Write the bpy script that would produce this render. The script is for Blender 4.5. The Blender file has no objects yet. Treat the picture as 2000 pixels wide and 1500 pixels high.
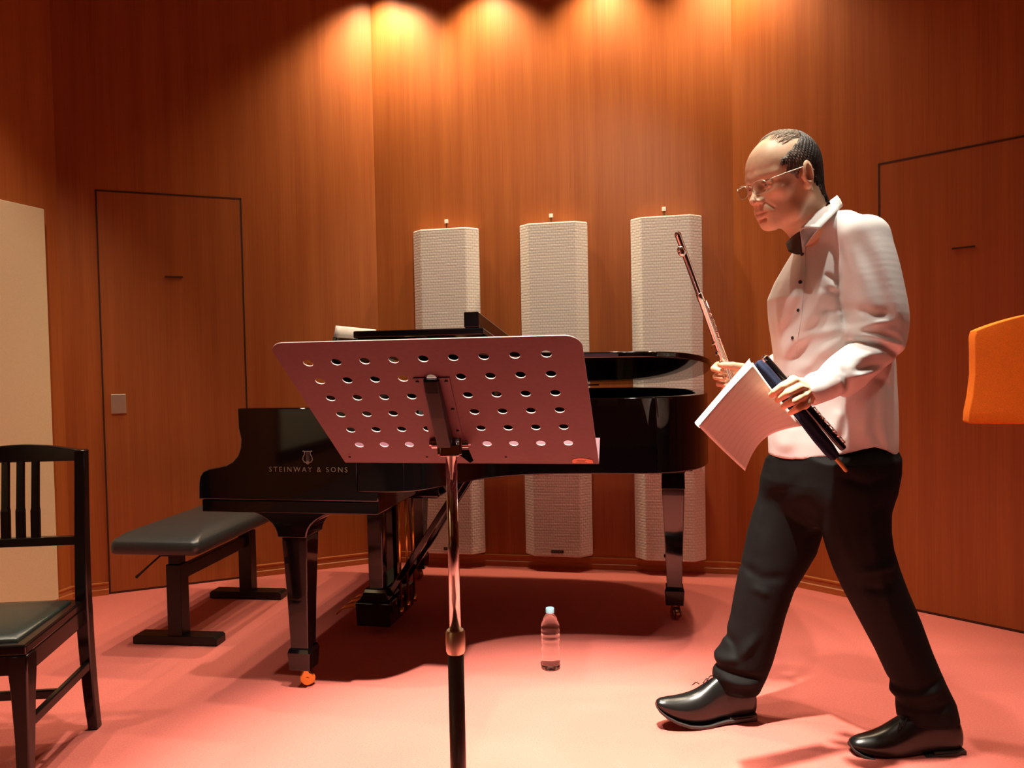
import bpy, math, random
import numpy as np
from mathutils import Vector, Matrix
random.seed(7)
rng = np.random.default_rng(11)
scn = bpy.context.scene
C = scn.collection
R = math.radians
PI = math.pi

# ------------------------------------------------------------------ camera
CAM_H = 1.08
F_PX = 1500.0
cam_data = bpy.data.cameras.new('camera')
cam = bpy.data.objects.new('camera', cam_data)
C.objects.link(cam)
cam_data.sensor_width = 36.0
cam_data.lens = 36.0 * F_PX / 2000.0
cam_data.clip_start = 0.05
CM = Matrix.Rotation(R(90 - 1.68), 3, 'X') @ Matrix.Rotation(R(-1.15), 3, 'Z')
M4 = CM.to_4x4(); M4.translation = (0, 0, CAM_H)
cam.matrix_world = M4
scn.camera = cam
scn.view_settings.view_transform = 'Standard'
scn.view_settings.look = 'None'
scn.view_settings.exposure = 0.6
scn.view_settings.gamma = 1.0
scn.view_settings.use_curve_mapping = False

# ------------------------------------------------------------------ world + lights
w = bpy.data.worlds.new('world'); scn.world = w
w.use_nodes = True
bg = w.node_tree.nodes['Background']
bg.inputs[0].default_value = (1.0, 0.80, 0.62, 1); bg.inputs[1].default_value = 0.02
CEIL = 3.25

def spot(name, loc, target, power, angle, blend=0.4, radius=0.04, color=(1, 0.80, 0.56)):
    d = bpy.data.lights.new(name, 'SPOT')
    d.energy = power; d.spot_size = R(angle); d.spot_blend = blend
    d.shadow_soft_size = radius; d.color = color
    o = bpy.data.objects.new(name, d); C.objects.link(o)
    o.location = loc
    o.rotation_euler = (Vector(target) - Vector(loc)).to_track_quat('-Z', 'Y').to_euler()
    return o

WARM = (1, 0.78, 0.50)
STAGE = (1, 0.84, 0.64)
WHITE = (1, 0.90, 0.76)
# wall washers just in front of the panelled walls
for (x, y, pw) in ((-0.665, 4.020, 38), (-0.590, 3.965, 38), (-0.120, 3.870, 50), (0.470, 3.750, 44), (1.000, 3.640, 30), (1.130, 3.560, 20)):
    spot('wall_washer', (x, y, 3.11), (x, y, 0), pw, 112, 0.85, 0.03, WARM)
# stage downlights, then spots added for the chair back and beige panels
STAGE_AND_ADDED_LIGHTS = (
    ((-0.60, 1.95, 3.15), (-0.5, 1.95, 0), 120, 58, WHITE),
    ((0.15, 1.70, 3.15), (0.08, 1.74, 0), 980, 47, WHITE),
    ((1.20, 2.10, 3.15), (1.00, 1.98, 0), 105, 44, WHITE),
    ((0.45, 1.95, 3.15), (0.72, 2.12, 1.0), 75, 44, WHITE),
    ((-1.75, 1.95, 3.15), (-1.35, 2.0, 0), 70, 58, STAGE),
    ((-1.15, 2.80, 3.15), (-1.0, 2.7, 0), 80, 54, STAGE),
    ((0.05, 3.05, 3.15), (0.0, 2.80, 0), 115, 58, STAGE),
    ((0.95, 2.80, 3.15), (0.8, 2.5, 0), 80, 54, STAGE),
    ((0.25, 1.25, 3.15), (0.15, 4.0, 1.25), 100, 46, STAGE),
    ((1.65, 0.85, 3.15), (1.50, 2.0, 1.0), 45, 30, STAGE),  # added spot, brightens the orange chair back
    ((-1.5, 2.2, 3.15), (-2.3, 3.0, 0.9), 66, 60, STAGE),  # added spot, brightens the beige panel at the left edge
    ((-2.2, -1.0, 3.15), (-3.2, -1.0, 1.0), 320, 70, STAGE),  # added hall lamp, lights the invented panel so it reflects in the piano
)
for (lo, ta, po, an, co) in STAGE_AND_ADDED_LIGHTS:
    spot('stage_or_added_spot', lo, ta, po, an, 0.75, 0.035, co)

# ------------------------------------------------------------------ pixel helpers (photo is 2000 x 1500)
CAM_O = Vector((0, 0, CAM_H))
def ray(px, py):
    return CM @ Vector(((px - 1000) / F_PX, -(py - 750) / F_PX, -1.0))
def on_z(px, py, z=0.0):
    d = ray(px, py); return CAM_O + d * ((z - CAM_H) / d.z)
def on_y(px, py, y):
    d = ray(px, py); return CAM_O + d * (y / d.y)
def on_plane(px, py, p0, n):
    d = ray(px, py); return CAM_O + d * ((Vector(p0) - CAM_O).dot(n) / d.dot(n))

# ------------------------------------------------------------------ materials
def new_mat(name):
    m = bpy.data.materials.new(name); m.use_nodes = True
    nt = m.node_tree
    return m, nt, nt.nodes['Principled BSDF']
def N(nt, t, **kw):
    n = nt.nodes.new(t)
    for k, v in kw.items(): setattr(n, k, v)
    return n
def coords(nt, scale=(1, 1, 1), rot=(0, 0, 0)):
    tc = N(nt, 'ShaderNodeTexCoord'); mp = N(nt, 'ShaderNodeMapping')
    mp.inputs['Scale'].default_value = scale; mp.inputs['Rotation'].default_value = rot
    nt.links.new(tc.outputs['Object'], mp.inputs['Vector'])
    return mp.outputs['Vector']
def noise(nt, vec, scale, detail=4, rough=0.6):
    n = N(nt, 'ShaderNodeTexNoise'); n.inputs['Scale'].default_value = scale
    n.inputs['Detail'].default_value = detail; n.inputs['Roughness'].default_value = rough
    nt.links.new(vec, n.inputs['Vector']); return n.outputs['Fac']
def ramp(nt, fac, stops):
    r = N(nt, 'ShaderNodeValToRGB'); e = r.color_ramp.elements
    e[0].position, e[0].color = stops[0][0], (*stops[0][1], 1)
    e[1].position, e[1].color = stops[-1][0], (*stops[-1][1], 1)
    for p, c in stops[1:-1]:
        x = e.new(p); x.color = (*c, 1)
    nt.links.new(fac, r.inputs['Fac']); return r.outputs['Color']
def bump(nt, b, h, strength, dist):
    n = N(nt, 'ShaderNodeBump'); n.inputs['Strength'].default_value = strength
    n.inputs['Distance'].default_value = dist
    nt.links.new(h, n.inputs['Height']); nt.links.new(n.outputs['Normal'], b.inputs['Normal'])
def plain(name, col, rough=0.5, metal=0.0, spec=0.5, var=0.08, scale=40, bmp=0.0, coat=0.0):
    m, nt, b = new_mat(name)
    v = coords(nt)
    f = noise(nt, v, scale, 4)
    lo = tuple(max(0, c * (1 - var)) for c in col); hi = tuple(min(1, c * (1 + var)) for c in col)
    nt.links.new(ramp(nt, f, [(0.3, lo), (0.7, hi)]), b.inputs['Base Color'])
    b.inputs['Roughness'].default_value = rough; b.inputs['Metallic'].default_value = metal
    b.inputs['Specular IOR Level'].default_value = spec
    if coat:
        b.inputs['Coat Weight'].default_value = coat; b.inputs['Coat Roughness'].default_value = 0.02
    if bmp: bump(nt, b, f, bmp, 0.002)
    return m
def wood_mat(name, dark, light, rough=0.42, axis=2, fine=1.0):
    m, nt, b = new_mat(name)
    s = [16 * fine] * 3; s[axis] = 0.45
    f1 = noise(nt, coords(nt, tuple(s)), 1.0, 6, 0.62)
    s2 = [160 * fine] * 3; s2[axis] = 2.2
    f2 = noise(nt, coords(nt, tuple(s2)), 1.0, 3, 0.7)
    mx = N(nt, 'ShaderNodeMath', operation='MULTIPLY_ADD'); mx.inputs[1].default_value = 0.45
    nt.links.new(f2, mx.inputs[0]); 
    ml = N(nt, 'ShaderNodeMath', operation='MULTIPLY'); ml.inputs[1].default_value = 0.55
    nt.links.new(f1, ml.inputs[0]); nt.links.new(ml.outputs[0], mx.inputs[2])
    mid = tuple((a + c) / 2 for a, c in zip(dark, light))
    nt.links.new(ramp(nt, mx.outputs[0], [(0.32, dark), (0.5, mid), (0.68, light)]), b.inputs['Base Color'])
    b.inputs['Roughness'].default_value = rough
    b.inputs['Specular IOR Level'].default_value = 0.3
    bump(nt, b, f2, 0.05, 0.001)
    return m
MAT = {}
MAT['wall'] = wood_mat('wood_veneer', (0.30, 0.072, 0.016), (0.445, 0.134, 0.032))
MAT['door'] = wood_mat('door_veneer', (0.29, 0.076, 0.019), (0.41, 0.124, 0.033))
MAT['base'] = wood_mat('baseboard_wood', (0.36, 0.10, 0.028), (0.48, 0.155, 0.045), axis=0)
MAT['seam'] = plain('dark_joint', (0.05, 0.012, 0.004), 0.9)
MAT['ceiling'] = plain('ceiling_paint', (0.42, 0.30, 0.22), 0.9)
MAT['black'] = plain('piano_lacquer', (0.0030, 0.0026, 0.0030), 0.05, 0, 0.62, 0.1, 8)
MAT['blackwood'] = plain('black_stained_wood', (0.007, 0.005, 0.005), 0.16, 0, 0.5, 0.2, 20)
MAT['blackmetal'] = plain('black_enamelled_steel', (0.008, 0.007, 0.007), 0.36, 0, 0.35, 0.2, 30)
MAT['vinyl'] = plain('black_vinyl', (0.022, 0.026, 0.026), 0.36, 0, 0.6, 0.2, 220, 0.25)
MAT['seatvinyl'] = plain('green_black_vinyl', (0.022, 0.034, 0.028), 0.30, 0, 0.6, 0.25, 260, 0.3)
MAT['spine'] = plain('black_spine_enamel', (0.005, 0.004, 0.004), 0.3, 0, 0.15, 0.2, 30)
MAT['hallfloor'] = plain('invented_dark_carpet', (0.10, 0.045, 0.035), 0.95, 0, 0.1, 0.2, 150)
MAT['chrome'] = plain('chrome', (0.60, 0.59, 0.58), 0.10, 1.0, 0.5, 0.03)
MAT['nickel'] = plain('satin_nickel', (0.62, 0.52, 0.40), 0.38, 1.0, 0.5, 0.05)
MAT['brass'] = plain('brass', (0.72, 0.42, 0.10), 0.22, 1.0, 0.5, 0.06)
MAT['brassdark'] = plain('aged_brass', (0.42, 0.22, 0.07), 0.30, 1.0, 0.5, 0.08)
MAT['gold'] = plain('dull_gold_inlay', (0.15, 0.13, 0.10), 0.5, 0.1, 0.5, 0.05)
MAT['darkgrey'] = plain('dark_grey_tube', (0.055, 0.045, 0.042), 0.42, 0, 0.5, 0.15, 60, 0.1)
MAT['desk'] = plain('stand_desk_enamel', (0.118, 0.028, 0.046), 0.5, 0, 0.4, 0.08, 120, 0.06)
MAT['deskrim'] = plain('bare_cut_metal', (0.75, 0.62, 0.58), 0.4, 0.3, 0.5)
MAT['platinum'] = plain('brushed_plate', (0.62, 0.54, 0.42), 0.35, 0.7, 0.5, 0.05)
MAT['paper'] = plain('white_paper', (0.84, 0.80, 0.77), 0.7, 0, 0.3, 0.02)
MAT['white'] = plain('white_plastic', (0.8, 0.76, 0.7), 0.4)
MAT['key_white'] = plain('key_ivory', (0.8, 0.77, 0.7), 0.2)
MAT['plaque'] = plain('dark_name_plate', (0.04, 0.012, 0.010), 0.4)
MAT['sticker'] = plain('orange_sticker', (0.85, 0.30, 0.13), 0.5)
MAT['plate'] = plain('gold_iron_plate', (0.55, 0.36, 0.12), 0.35, 0.6)
MAT['orange'] = plain('orange_fabric', (0.90, 0.20, 0.015), 0.85, 0, 0.2, 0.14, 420, 0.3)

def carpet_mat():
    m, nt, b = new_mat('red_carpet')
    v = coords(nt)
    f = noise(nt, v, 190, 3, 0.75); g = noise(nt, v, 2.2, 3)
    c1 = ramp(nt, f, [(0.25, (0.52, 0.132, 0.106)), (0.75, (0.72, 0.195, 0.158))])
    mx = N(nt, 'ShaderNodeMix', data_type='RGBA', blend_type='MULTIPLY'); mx.inputs['Factor'].default_value = 0.5
    c2 = ramp(nt, g, [(0.35, (0.90, 0.88, 0.88)), (0.65, (1, 1, 1))])
    nt.links.new(c1, mx.inputs['A']); nt.links.new(c2, mx.inputs['B'])
    nt.links.new(mx.outputs['Result'], b.inputs['Base Color'])
    b.inputs['Roughness'].default_value = 0.95; b.inputs['Specular IOR Level'].default_value = 0.1
    bump(nt, b, f, 0.5, 0.004)
    return m
MAT['carpet'] = carpet_mat()
def honeycomb_mat(name, col, pitch):
    # rows of small cells running across, like pleated acoustic cloth
    m, nt, b = new_mat(name)
    v = coords(nt)
    br = N(nt, 'ShaderNodeTexBrick')
    br.inputs['Scale'].default_value = 1.0; br.inputs['Mortar Size'].default_value = pitch * 0.22
    br.inputs['Mortar Smooth'].default_value = 0.8
    br.inputs['Brick Width'].default_value = pitch * 1.35; br.inputs['Row Height'].default_value = pitch
    br.inputs['Color1'].default_value = (1, 1, 1, 1); br.inputs['Color2'].default_value = (0.9, 0.9, 0.9, 1)
    br.inputs['Mortar'].default_value = (0, 0, 0, 1)
    cmb = N(nt, 'ShaderNodeSeparateXYZ'); nt.links.new(v, cmb.inputs[0])
    cx = N(nt, 'ShaderNodeCombineXYZ'); nt.links.new(cmb.outputs['X'], cx.inputs['X']); nt.links.new(cmb.outputs['Z'], cx.inputs['Y'])
    nt.links.new(cx.outputs[0], br.inputs['Vector'])
    lo = tuple(c * 0.90 for c in col)
    nt.links.new(ramp(nt, br.outputs['Color'], [(0.0, lo), (0.9, col)]), b.inputs['Base Color'])
    b.inputs['Roughness'].default_value = 0.9; b.inputs['Specular IOR Level'].default_value = 0.2
    bump(nt, b, br.outputs['Color'], 0.35, 0.003)
    return m
MAT['panel'] = honeycomb_mat('grey_honeycomb_cloth', (0.80, 0.735, 0.69), 0.0140)
MAT['beige'] = plain('beige_acoustic_cloth', (0.72, 0.59, 0.38), 0.9, 0, 0.2, 0.06, 300, 0.2)

# ------------------------------------------------------------------ mesh helpers
def mk(name, verts, faces, mat=None, parent=None, smooth=False, bevel=0.0, seg=2, loc=None):
    me = bpy.data.meshes.new(name)
    me.from_pydata([tuple(v) for v in verts], [], [tuple(f) for f in faces])
    me.update()
    o = bpy.data.objects.new(name, me); C.objects.link(o)
    if mat is not None: me.materials.append(MAT[mat] if isinstance(mat, str) else mat)
    if parent is not None: o.parent = parent
    if loc is not None: o.location = loc
    if smooth:
        me.polygons.foreach_set('use_smooth', [True] * len(me.polygons))
    if bevel:
        md = o.modifiers.new('bevel', 'BEVEL'); md.width = bevel; md.segments = seg
        md.limit_method = 'ANGLE'; md.angle_limit = R(40); md.harden_normals = False
    return o
def empty(name, loc=(0, 0, 0), rz=0.0):
    o = bpy.data.objects.new(name, None); C.objects.link(o)
    o.location = loc; o.rotation_euler = (0, 0, rz); o.empty_display_size = 0.05
    return o
def tag(o, label=None, cat=None, group=None, kind=None):
    if label: o['label'] = label
    if cat: o['category'] = cat
    if group: o['group'] = group
    if kind: o['kind'] = kind
    return o
class MB:
    def __init__(s): s.v = []; s.f = []
    def add(s, v, f):
        n = len(s.v); s.v += [Vector(x) for x in v]; s.f += [tuple(i + n for i in q) for q in f]; return s
    def box(s, c, d, rot=None):
        x, y, z = (k / 2 for k in d)
        vs = [Vector((sx * x, sy * y, sz * z)) for sx in (-1, 1) for sy in (-1, 1) for sz in (-1, 1)]
        if rot is not None: vs = [rot @ q for q in vs]
        vs = [q + Vector(c) for q in vs]
        return s.add(vs, [(0, 1, 3, 2), (4, 6, 7, 5), (0, 4, 5, 1), (2, 3, 7, 6), (0, 2, 6, 4), (1, 5, 7, 3)])
    def span(s, a, b):
        return s.box([(p + q) / 2 for p, q in zip(a, b)], [abs(q - p) for p, q in zip(a, b)])
    def prism(s, poly, lo, hi, axis=2):
        # polygon (2D) extruded along an axis: axis 2 -> (x,y), axis 1 -> (x,z), axis 0 -> (y,z)
        def p3(p, t):
            return {2: (p[0], p[1], t), 1: (p[0], t, p[1]), 0: (t, p[0], p[1])}[axis]
        n = len(poly)
        vs = [p3(p, lo) for p in poly] + [p3(p, hi) for p in poly]
        fs = [tuple(range(n - 1, -1, -1)), tuple(range(n, 2 * n))] + [(i, (i + 1) % n, n + (i + 1) % n, n + i) for i in range(n)]
        return s.add(vs, fs)
    def rings(s, rings, cap=True, closed=False):
        n = len(rings[0]); m = len(rings)
        vs = [q for r in rings for q in r]; fs = []
        for k in range(m if closed else m - 1):
            a, b = k * n, ((k + 1) % m) * n
            fs += [(a + i, a + (i + 1) % n, b + (i + 1) % n, b + i) for i in range(n)]
        if cap and not closed:
            fs += [tuple(range(n - 1, -1, -1)), tuple(range((m - 1) * n, m * n))]
        return s.add(vs, fs)
    def lathe(s, prof, c=(0, 0, 0), n=32, M=None):
        rs = []
        for (r, z) in prof:
            ring = [Vector((r * math.cos(2 * PI * i / n), r * math.sin(2 * PI * i / n), z)) for i in range(n)]
            if M is not None: ring = [M @ q for q in ring]
            rs.append([q + Vector(c) for q in ring])
        return s.rings(rs)
    def tube(s, pts, r, n=12, cap=True):
        pts = [Vector(p) for p in pts]; rs = []
        rad = r if isinstance(r, (list, tuple)) else [r] * len(pts)
        up = None
        for i, p in enumerate(pts):
            t = (pts[min(i + 1, len(pts) - 1)] - pts[max(i - 1, 0)]).normalized()
            if up is None:
                up = Vector((0, 0, 1)) if abs(t.z) < 0.9 else Vector((1, 0, 0))
            a = t.cross(up).normalized(); b = a.cross(t).normalized(); up = b
            rs.append([p + (a * math.cos(2 * PI * k / n) + b * math.sin(2 * PI * k / n)) * rad[i] for k in range(n)])
        return s.rings(rs, cap)
    def bar(s, p, q, wx, wy, up=(0, 0, 1)):
        p, q = Vector(p), Vector(q); t = (q - p).normalized(); up = Vector(up)
        a = t.cross(up).normalized(); b = a.cross(t).normalized()
        rs = [[e + a * (sx * wx / 2) + b * (sy * wy / 2) for sx, sy in ((-1, -1), (1, -1), (1, 1), (-1, 1))] for e in (p, q)]
        return s.rings(rs)
    def build(s, name, mat, parent=None, smooth=False, bevel=0.0, seg=2, loc=None):
        return mk(name, s.v, s.f, mat, parent, smooth, bevel, seg, loc)
def smooth_by_angle(o, deg=35):
    me = o.data
    me.polygons.foreach_set('use_smooth', [True] * len(me.polygons))
    try: me.set_sharp_from_angle(angle=R(deg))
    except Exception: pass
    return o
def catmull(pts, per=6):
    P = [np.array(p, float) for p in pts]; out = []
    P = [2 * P[0] - P[1]] + P + [2 * P[-1] - P[-2]]
    for i in range(1, len(P) - 2):
        for k in range(per):
            t = k / per; a, b, c, d = P[i - 1], P[i], P[i + 1], P[i + 2]
            out.append(0.5 * (2 * b + (c - a) * t + (2 * a - 5 * b + 4 * c - d) * t * t + (3 * b - a - 3 * c + d) * t ** 3))
    out.append(P[-2]); return out

# ------------------------------------------------------------------ room
LL = Vector((-2.105, 3.607, 0)); CL = Vector((-0.720, 4.180, 0)); CR = Vector((1.105, 3.799, 0))
RR = CR + Vector((0.685, -0.728, 0)) * 2.35
SL = LL + Vector((-0.240, -0.971, 0)) * 8.0
SR = RR + Vector((0.240, -0.971, 0)) * 6.3
def unit(a, b): return (b - a).normalized()
def inward(a, b):
    d = unit(a, b); return Vector((d.y, -d.x, 0))
def wall(name, a, b):
    # a..b runs left to right seen from inside; origin at a, +x along the wall, -y into the room
    d = unit(a, b); L = (b - a).length
    o = MB().span((-0.02, 0.0, 0), (L + 0.02, 0.12, CEIL)).build(name, 'wall')
    o.location = a; o.rotation_euler = (0, 0, math.atan2(d.y, d.x))
    return tag(o, kind='structure')
EDGE = 0.35        # the red stage carpet ends here; the darker hall carpet is invented to dim reflections
def side_x(a, b, y): return a.x + (b.x - a.x) * (y - a.y) / (b.y - a.y)
xl, xr = side_x(SL, LL, EDGE) - .3, side_x(RR, SR, EDGE) + .3
floor = MB().prism([(xl, EDGE), (xr, EDGE), (RR.x + .3, RR.y), (CR.x + .2, CR.y + .3), (CL.x, CL.y + .3), (LL.x - .2, LL.y + .2)], -0.1, 0).build('floor', 'carpet')
hall = MB().prism([(SL.x - .3, SL.y - .3), (SR.x + .3, SR.y - .3), (xr, EDGE), (xl, EDGE)], -0.1, 0).build('floor', 'hallfloor')
tag(hall, kind='structure')
tag(floor, kind='structure')
ceil = MB().prism([(SL.x - .3, SL.y - .3), (SR.x + .3, SR.y - .3), (RR.x + .3, RR.y), (CR.x + .2, CR.y + .3), (CL.x, CL.y + .3), (LL.x - .2, LL.y + .2)], CEIL, CEIL + 0.1).build('ceiling', 'ceiling')
tag(ceil, kind='structure')
WALLS = {}
for nm, a, b in (('wall_side_left', SL, LL), ('wall_left', LL, CL), ('wall_back', CL, CR), ('wall_right', CR, RR), ('wall_side_right', RR, SR), ('wall_front', SR, SL)):
    WALLS[nm] = (wall(nm, a, b), a, b)
def wall_pt(wn, px, py, off=0.0):
    # local (s, z) on a wall for a pixel
    _, a, b = WALLS[wn]; n = inward(a, b); d = unit(a, b)
    p = on_plane(px, py, a + n * off, n); return ((p - a).dot(d), p.z)
def wall_frame(o, wn):
    _, a, b = WALLS[wn]; d = unit(a, b)
    o.location = a; o.rotation_euler = (0, 0, math.atan2(d.y, d.x)); return o
def baseboard(name, wn, s0, s1):
    o = MB().prism([(0.0, 0), (-0.016, 0), (-0.016, 0.026), (-0.010, 0.030), (-0.010, 0.048), (-0.013, 0.052), (-0.013, 0.058), (0.0, 0.060)], s0, s1, axis=0).build(name, 'base')
    wall_frame(o, wn); tag(o, kind='structure'); return o
def door(name, wn, s0, s1, top, slot, plate=None):
    o = MB().span((s0 + .004, -0.004, 0.006), (s1 - .004, -0.0005, top - .004)).build(name, 'door')
    wall_frame(o, wn); tag(o, kind='structure')
    g = MB()
    g.span((s0 - .004, -.0045, 0), (s0 + .004, .0, top + .004)); g.span((s1 - .004, -.0045, 0), (s1 + .004, .0, top + .004))
    g.span((s0 - .004, -.0045, top - .004), (s1 + .004, .0, top + .004)); g.span((s0, -.0045, 0), (s1, .0, .010))
    g.build('door_gap', 'seam', o)
    MB().span((slot[0], -.007, slot[2] - .0035), (slot[1], -.004, slot[2] + .0035)).build('slot', 'seam', o)
    if plate:
        MB().span((plate[0], -.012, plate[1]), (plate[2], -.004, plate[3])).build('push_plate', 'platinum', o, bevel=.002)['label'] = 'square brushed metal plate'
    return o
door('door_1', 'wall_left', 0.162, 0.810, 1.930, (0.449, 0.530, 1.529), (0.196, 0.868, 0.260, 0.961))
door('door_2', 'wall_right', 0.695, 1.40, 1.886, (0.976, 1.058, 1.495))
baseboard('baseboard_left', 'wall_left', 0.0, 0.158); 
baseboard('trim_1', 'wall_left', 0.814, 1.50)
LB = (CR - CL).length
baseboard('baseboard_back', 'wall_back', 0.0, LB)
baseboard('baseboard_right', 'wall_right', 0.0, 0.690)
LS = (LL - SL).length
baseboard('baseboard_side_left', 'wall_side_left', LS - 4.0, LS)

# three grey acoustic panels hung on the back wall
def acoustic_panel(s0, s1, z0, z1, hook, label):
    a, b = WALLS['wall_back'][1], WALLS['wall_back'][2]
    d = unit(a, b); n = inward(a, b); ang = math.atan2(d.y, d.x)
    mid = (s0 + s1) / 2; W = s1 - s0
    root = empty('acoustic_panel', a + d * mid, ang)
    tag(root, label, 'acoustic panel', 'grey acoustic panels on the back wall')
    pr = [(-W / 2, -0.018), (-W / 2, -0.042), (-W / 2 + 0.055, -0.092), (W / 2 - 0.055, -0.092), (W / 2, -0.042), (W / 2, -0.018)]
    MB().prism(pr, z0, z1).build('panel_body', 'panel', root, bevel=0.006)
    back = MB().span((-W / 2 + 0.02, -0.018, z0 + 0.01), (W / 2 - 0.02, -0.0165, z1 - 0.01))
    for sx in (-1, 1):
        back.span((sx * (W / 2 - .05) - .015, -0.0175, z1 - .1), (sx * (W / 2 - .05) + .015, -0.0005, z1 - .06))
    back.build('backing_board', 'seam', root)
    hx, hz = hook[0] - mid, hook[1]
    h = MB().span((hx - .010, -0.014, hz - .010), (hx + .010, -0.0005, hz + .010)).build('wall_hook', 'white', root, bevel=.003)
    MB().tube([(hx, -0.010, hz - .008), (hx, -0.012, z1 - .02)], 0.0022, 8).build('hanging_wire', 'seam', h)
    pl = MB().span((-.032, -.0945, z0 + .020), (.032, -.0915, z0 + .036)).build('name_plate', 'plaque', root, bevel=.001)
    pl['label'] = 'small dark name plate near the bottom edge'
    mk_ = MB()
    for i in range(5): mk_.span((-.024 + i * .0105, -.0952, z0 + .0245), (-.0185 + i * .0105, -.0944, z0 + .0315))
    mk_.build('plate_marks', 'gold', pl)
    return root
acoustic_panel(0.225, 0.580, 0.075, 1.778, (0.400, 1.828), 'grey pleated acoustic panel on the wall, leftmost of the three, behind the piano lid')
acoustic_panel(0.800, 1.148, 0.078, 1.778, (0.960, 1.826), 'grey pleated acoustic panel on the wall, middle of the three behind the music stand')
acoustic_panel(1.365, 1.712, 0.074, 1.778, (1.530, 1.826), 'grey pleated acoustic panel on the wall behind the flute, right of the three')
# beige panels: left foreground wall, and on the wall behind the viewer (unseen, placed to reflect in the piano)
def beige_panel(wn, s0, s1, z0, z1, label):
    o = MB().span((s0, -0.045, z0), (s1, -0.004, z1)).build('acoustic_wall_panel', 'beige', bevel=.004)
    wall_frame(o, wn); return tag(o, label, 'acoustic panel')
beige_panel('wall_side_left', LS - 1.30, LS - 0.118, 0.035, 1.808, 'tall beige fabric wall panel at the left edge, behind the black chair')
_, fa, fb = WALLS['wall_front']; LF = (fb - fa).length
for s0 in (LF - 4.9, LF - 3.1):
    beige_panel('wall_front', s0, s0 + 1.25, 0.5, 2.3, 'tall beige fabric wall panel on the wall behind the viewer')['group'] = 'beige panels behind the viewer'

beige_panel('wall_side_left', LS - 5.75, LS - 4.08, 0.42, 2.3, 'invented wide beige wall panel on the left wall beside the viewer, for the piano reflection')  # unseen panel, invented to give the yellowish reflection on the piano side

# ------------------------------------------------------------------ grand piano (u along the case, v across, from the near front leg)
PN = Vector((-0.722, 2.568, 0)); PANG = -R(11.043)
piano = empty('grand_piano', PN, PANG)
tag(piano, 'glossy black grand piano with lid slightly raised, behind the music stand', 'piano')
VB = 1.36
near_pts = [(0.25, -.100), (0.36, -.098), (0.43, -.070), (0.485, .010), (0.535, .110), (0.60, .205), (0.69, .275), (0.80, .315), (0.95, .335), (1.08, .340), (1.18, .355), (1.27, .405), (1.335, .500), (1.368, .620), (1.375, .760), (1.365, .920), (1.325, 1.090), (1.245, 1.230), (1.12, 1.325), (0.98, VB)]
near = [tuple(p) for p in catmull(near_pts, 5)]
def offset(poly, d):
    out = []
    for i, p in enumerate(poly):
        a = np.array(poly[max(i - 1, 0)]); b = np.array(poly[min(i + 1, len(poly) - 1)])
        t = (b - a) / np.linalg.norm(b - a); out.append((p[0] + t[1] * d, p[1] - t[0] * d))
    return out
RT, RB = .945, .675
# rim: outer curve, inner curve, as a closed strip
inn = offset(near, -.045)
inn[0] = (0.25, near[0][1] + .045); inn[-1] = (near[-1][0], VB - .045)
rim = MB()
outer_all = near + [(0.25, VB)]; inner_all = inn + [(0.25, VB - .045)]
rs = []
for o_, i_ in zip(outer_all, inner_all):
    rs.append([(o_[0], o_[1], RB), (o_[0], o_[1], RT), (i_[0], i_[1], RT), (i_[0], i_[1], RB)])
rim.rings(rs)
smooth_by_angle(rim.build('rim', 'black', piano, bevel=.004), 40)
# iron plate / soundboard inside
MB().prism([(p[0], p[1]) for p in inner_all], .80, .82).build('iron_plate', 'plate', piano)
MB().prism([(p[0], p[1]) for p in offset(near, -.03)] + [(0.25, VB - .03)], RB + .004, RB + .02).build('bottom_board', 'blackwood', piano)
# arms (case ends at the keyboard)
arm_prof = [(.25, RT), (-.159, RT), (-.158, .88), (-.150, .845), (-.153, .815), (-.163, .790), (-.182, .770), (-.206, .757), (-.24, .750), (-.270, .745), (-.290, .737), (-.302, .722), (-.307, .70), (-.309, .645), (.318, .645), (.318, .676), (.25, .676)]
for (v0, v1) in ((-.100, -.035), (VB - .065, VB)):
    smooth_by_angle(MB().prism(arm_prof, v0, v1, axis=1).build('arm', 'black', piano, bevel=.004), 40)
MB().span((-.298, -.0985, .604), (.316, VB - .0015, .644)).build('keybed', 'black', piano, bevel=.003)
MB().span((.262, -.0975, .606), (.318, VB - .0025, .676)).build('keybed_rail', 'black', piano, bevel=.003)
MB().span((-.285, -.03, .646), (-.262, VB - .07, .690)).build('key_slip', 'black', piano, bevel=.004)
smooth_by_angle(MB().prism([(-.262, .65), (-.262, .690), (-.235, .700), (-.11, .730), (-.06, .93), (-.04, .93), (-.04, .65)], -.03, VB - .07, axis=1).build('fallboard', 'black', piano, bevel=.004), 30)
# lid: hinged on the far side, raised on the short prop
LS_T = .123
def lid_z(v): return .957 + (VB + .012 - v) * LS_T
def sheared(poly, dz0, dz1):
    m = MB(); n = len(poly)
    vs = [(p[0], p[1], lid_z(p[1]) + dz0) for p in poly] + [(p[0], p[1], lid_z(p[1]) + dz1) for p in poly]
    return m.add(vs, [tuple(range(n - 1, -1, -1)), tuple(range(n, 2 * n))] + [(i, (i + 1) % n, n + (i + 1) % n, n + i) for i in range(n)])
lid_out = offset(near, .014); lid_out[0] = (.252, -.114); lid_out[-1] = (near[-1][0], VB + .012)
smooth_by_angle(sheared(lid_out + [(.252, VB + .012)], 0, .022).build('lid', 'black', piano, bevel=.005, seg=3), 40)
flap = sheared([(.254, -.114), (.672, -.114), (.672, VB + .012), (.254, VB + .012)], .0235, .0455).build('front_lid_flap', 'black', piano, bevel=.004)
lip = sheared([(.612, -.112), (.658, -.112), (.658, VB + .010), (.612, VB + .010)], .046, .094).build('flap_lip', 'black', flap, bevel=.003)
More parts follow.
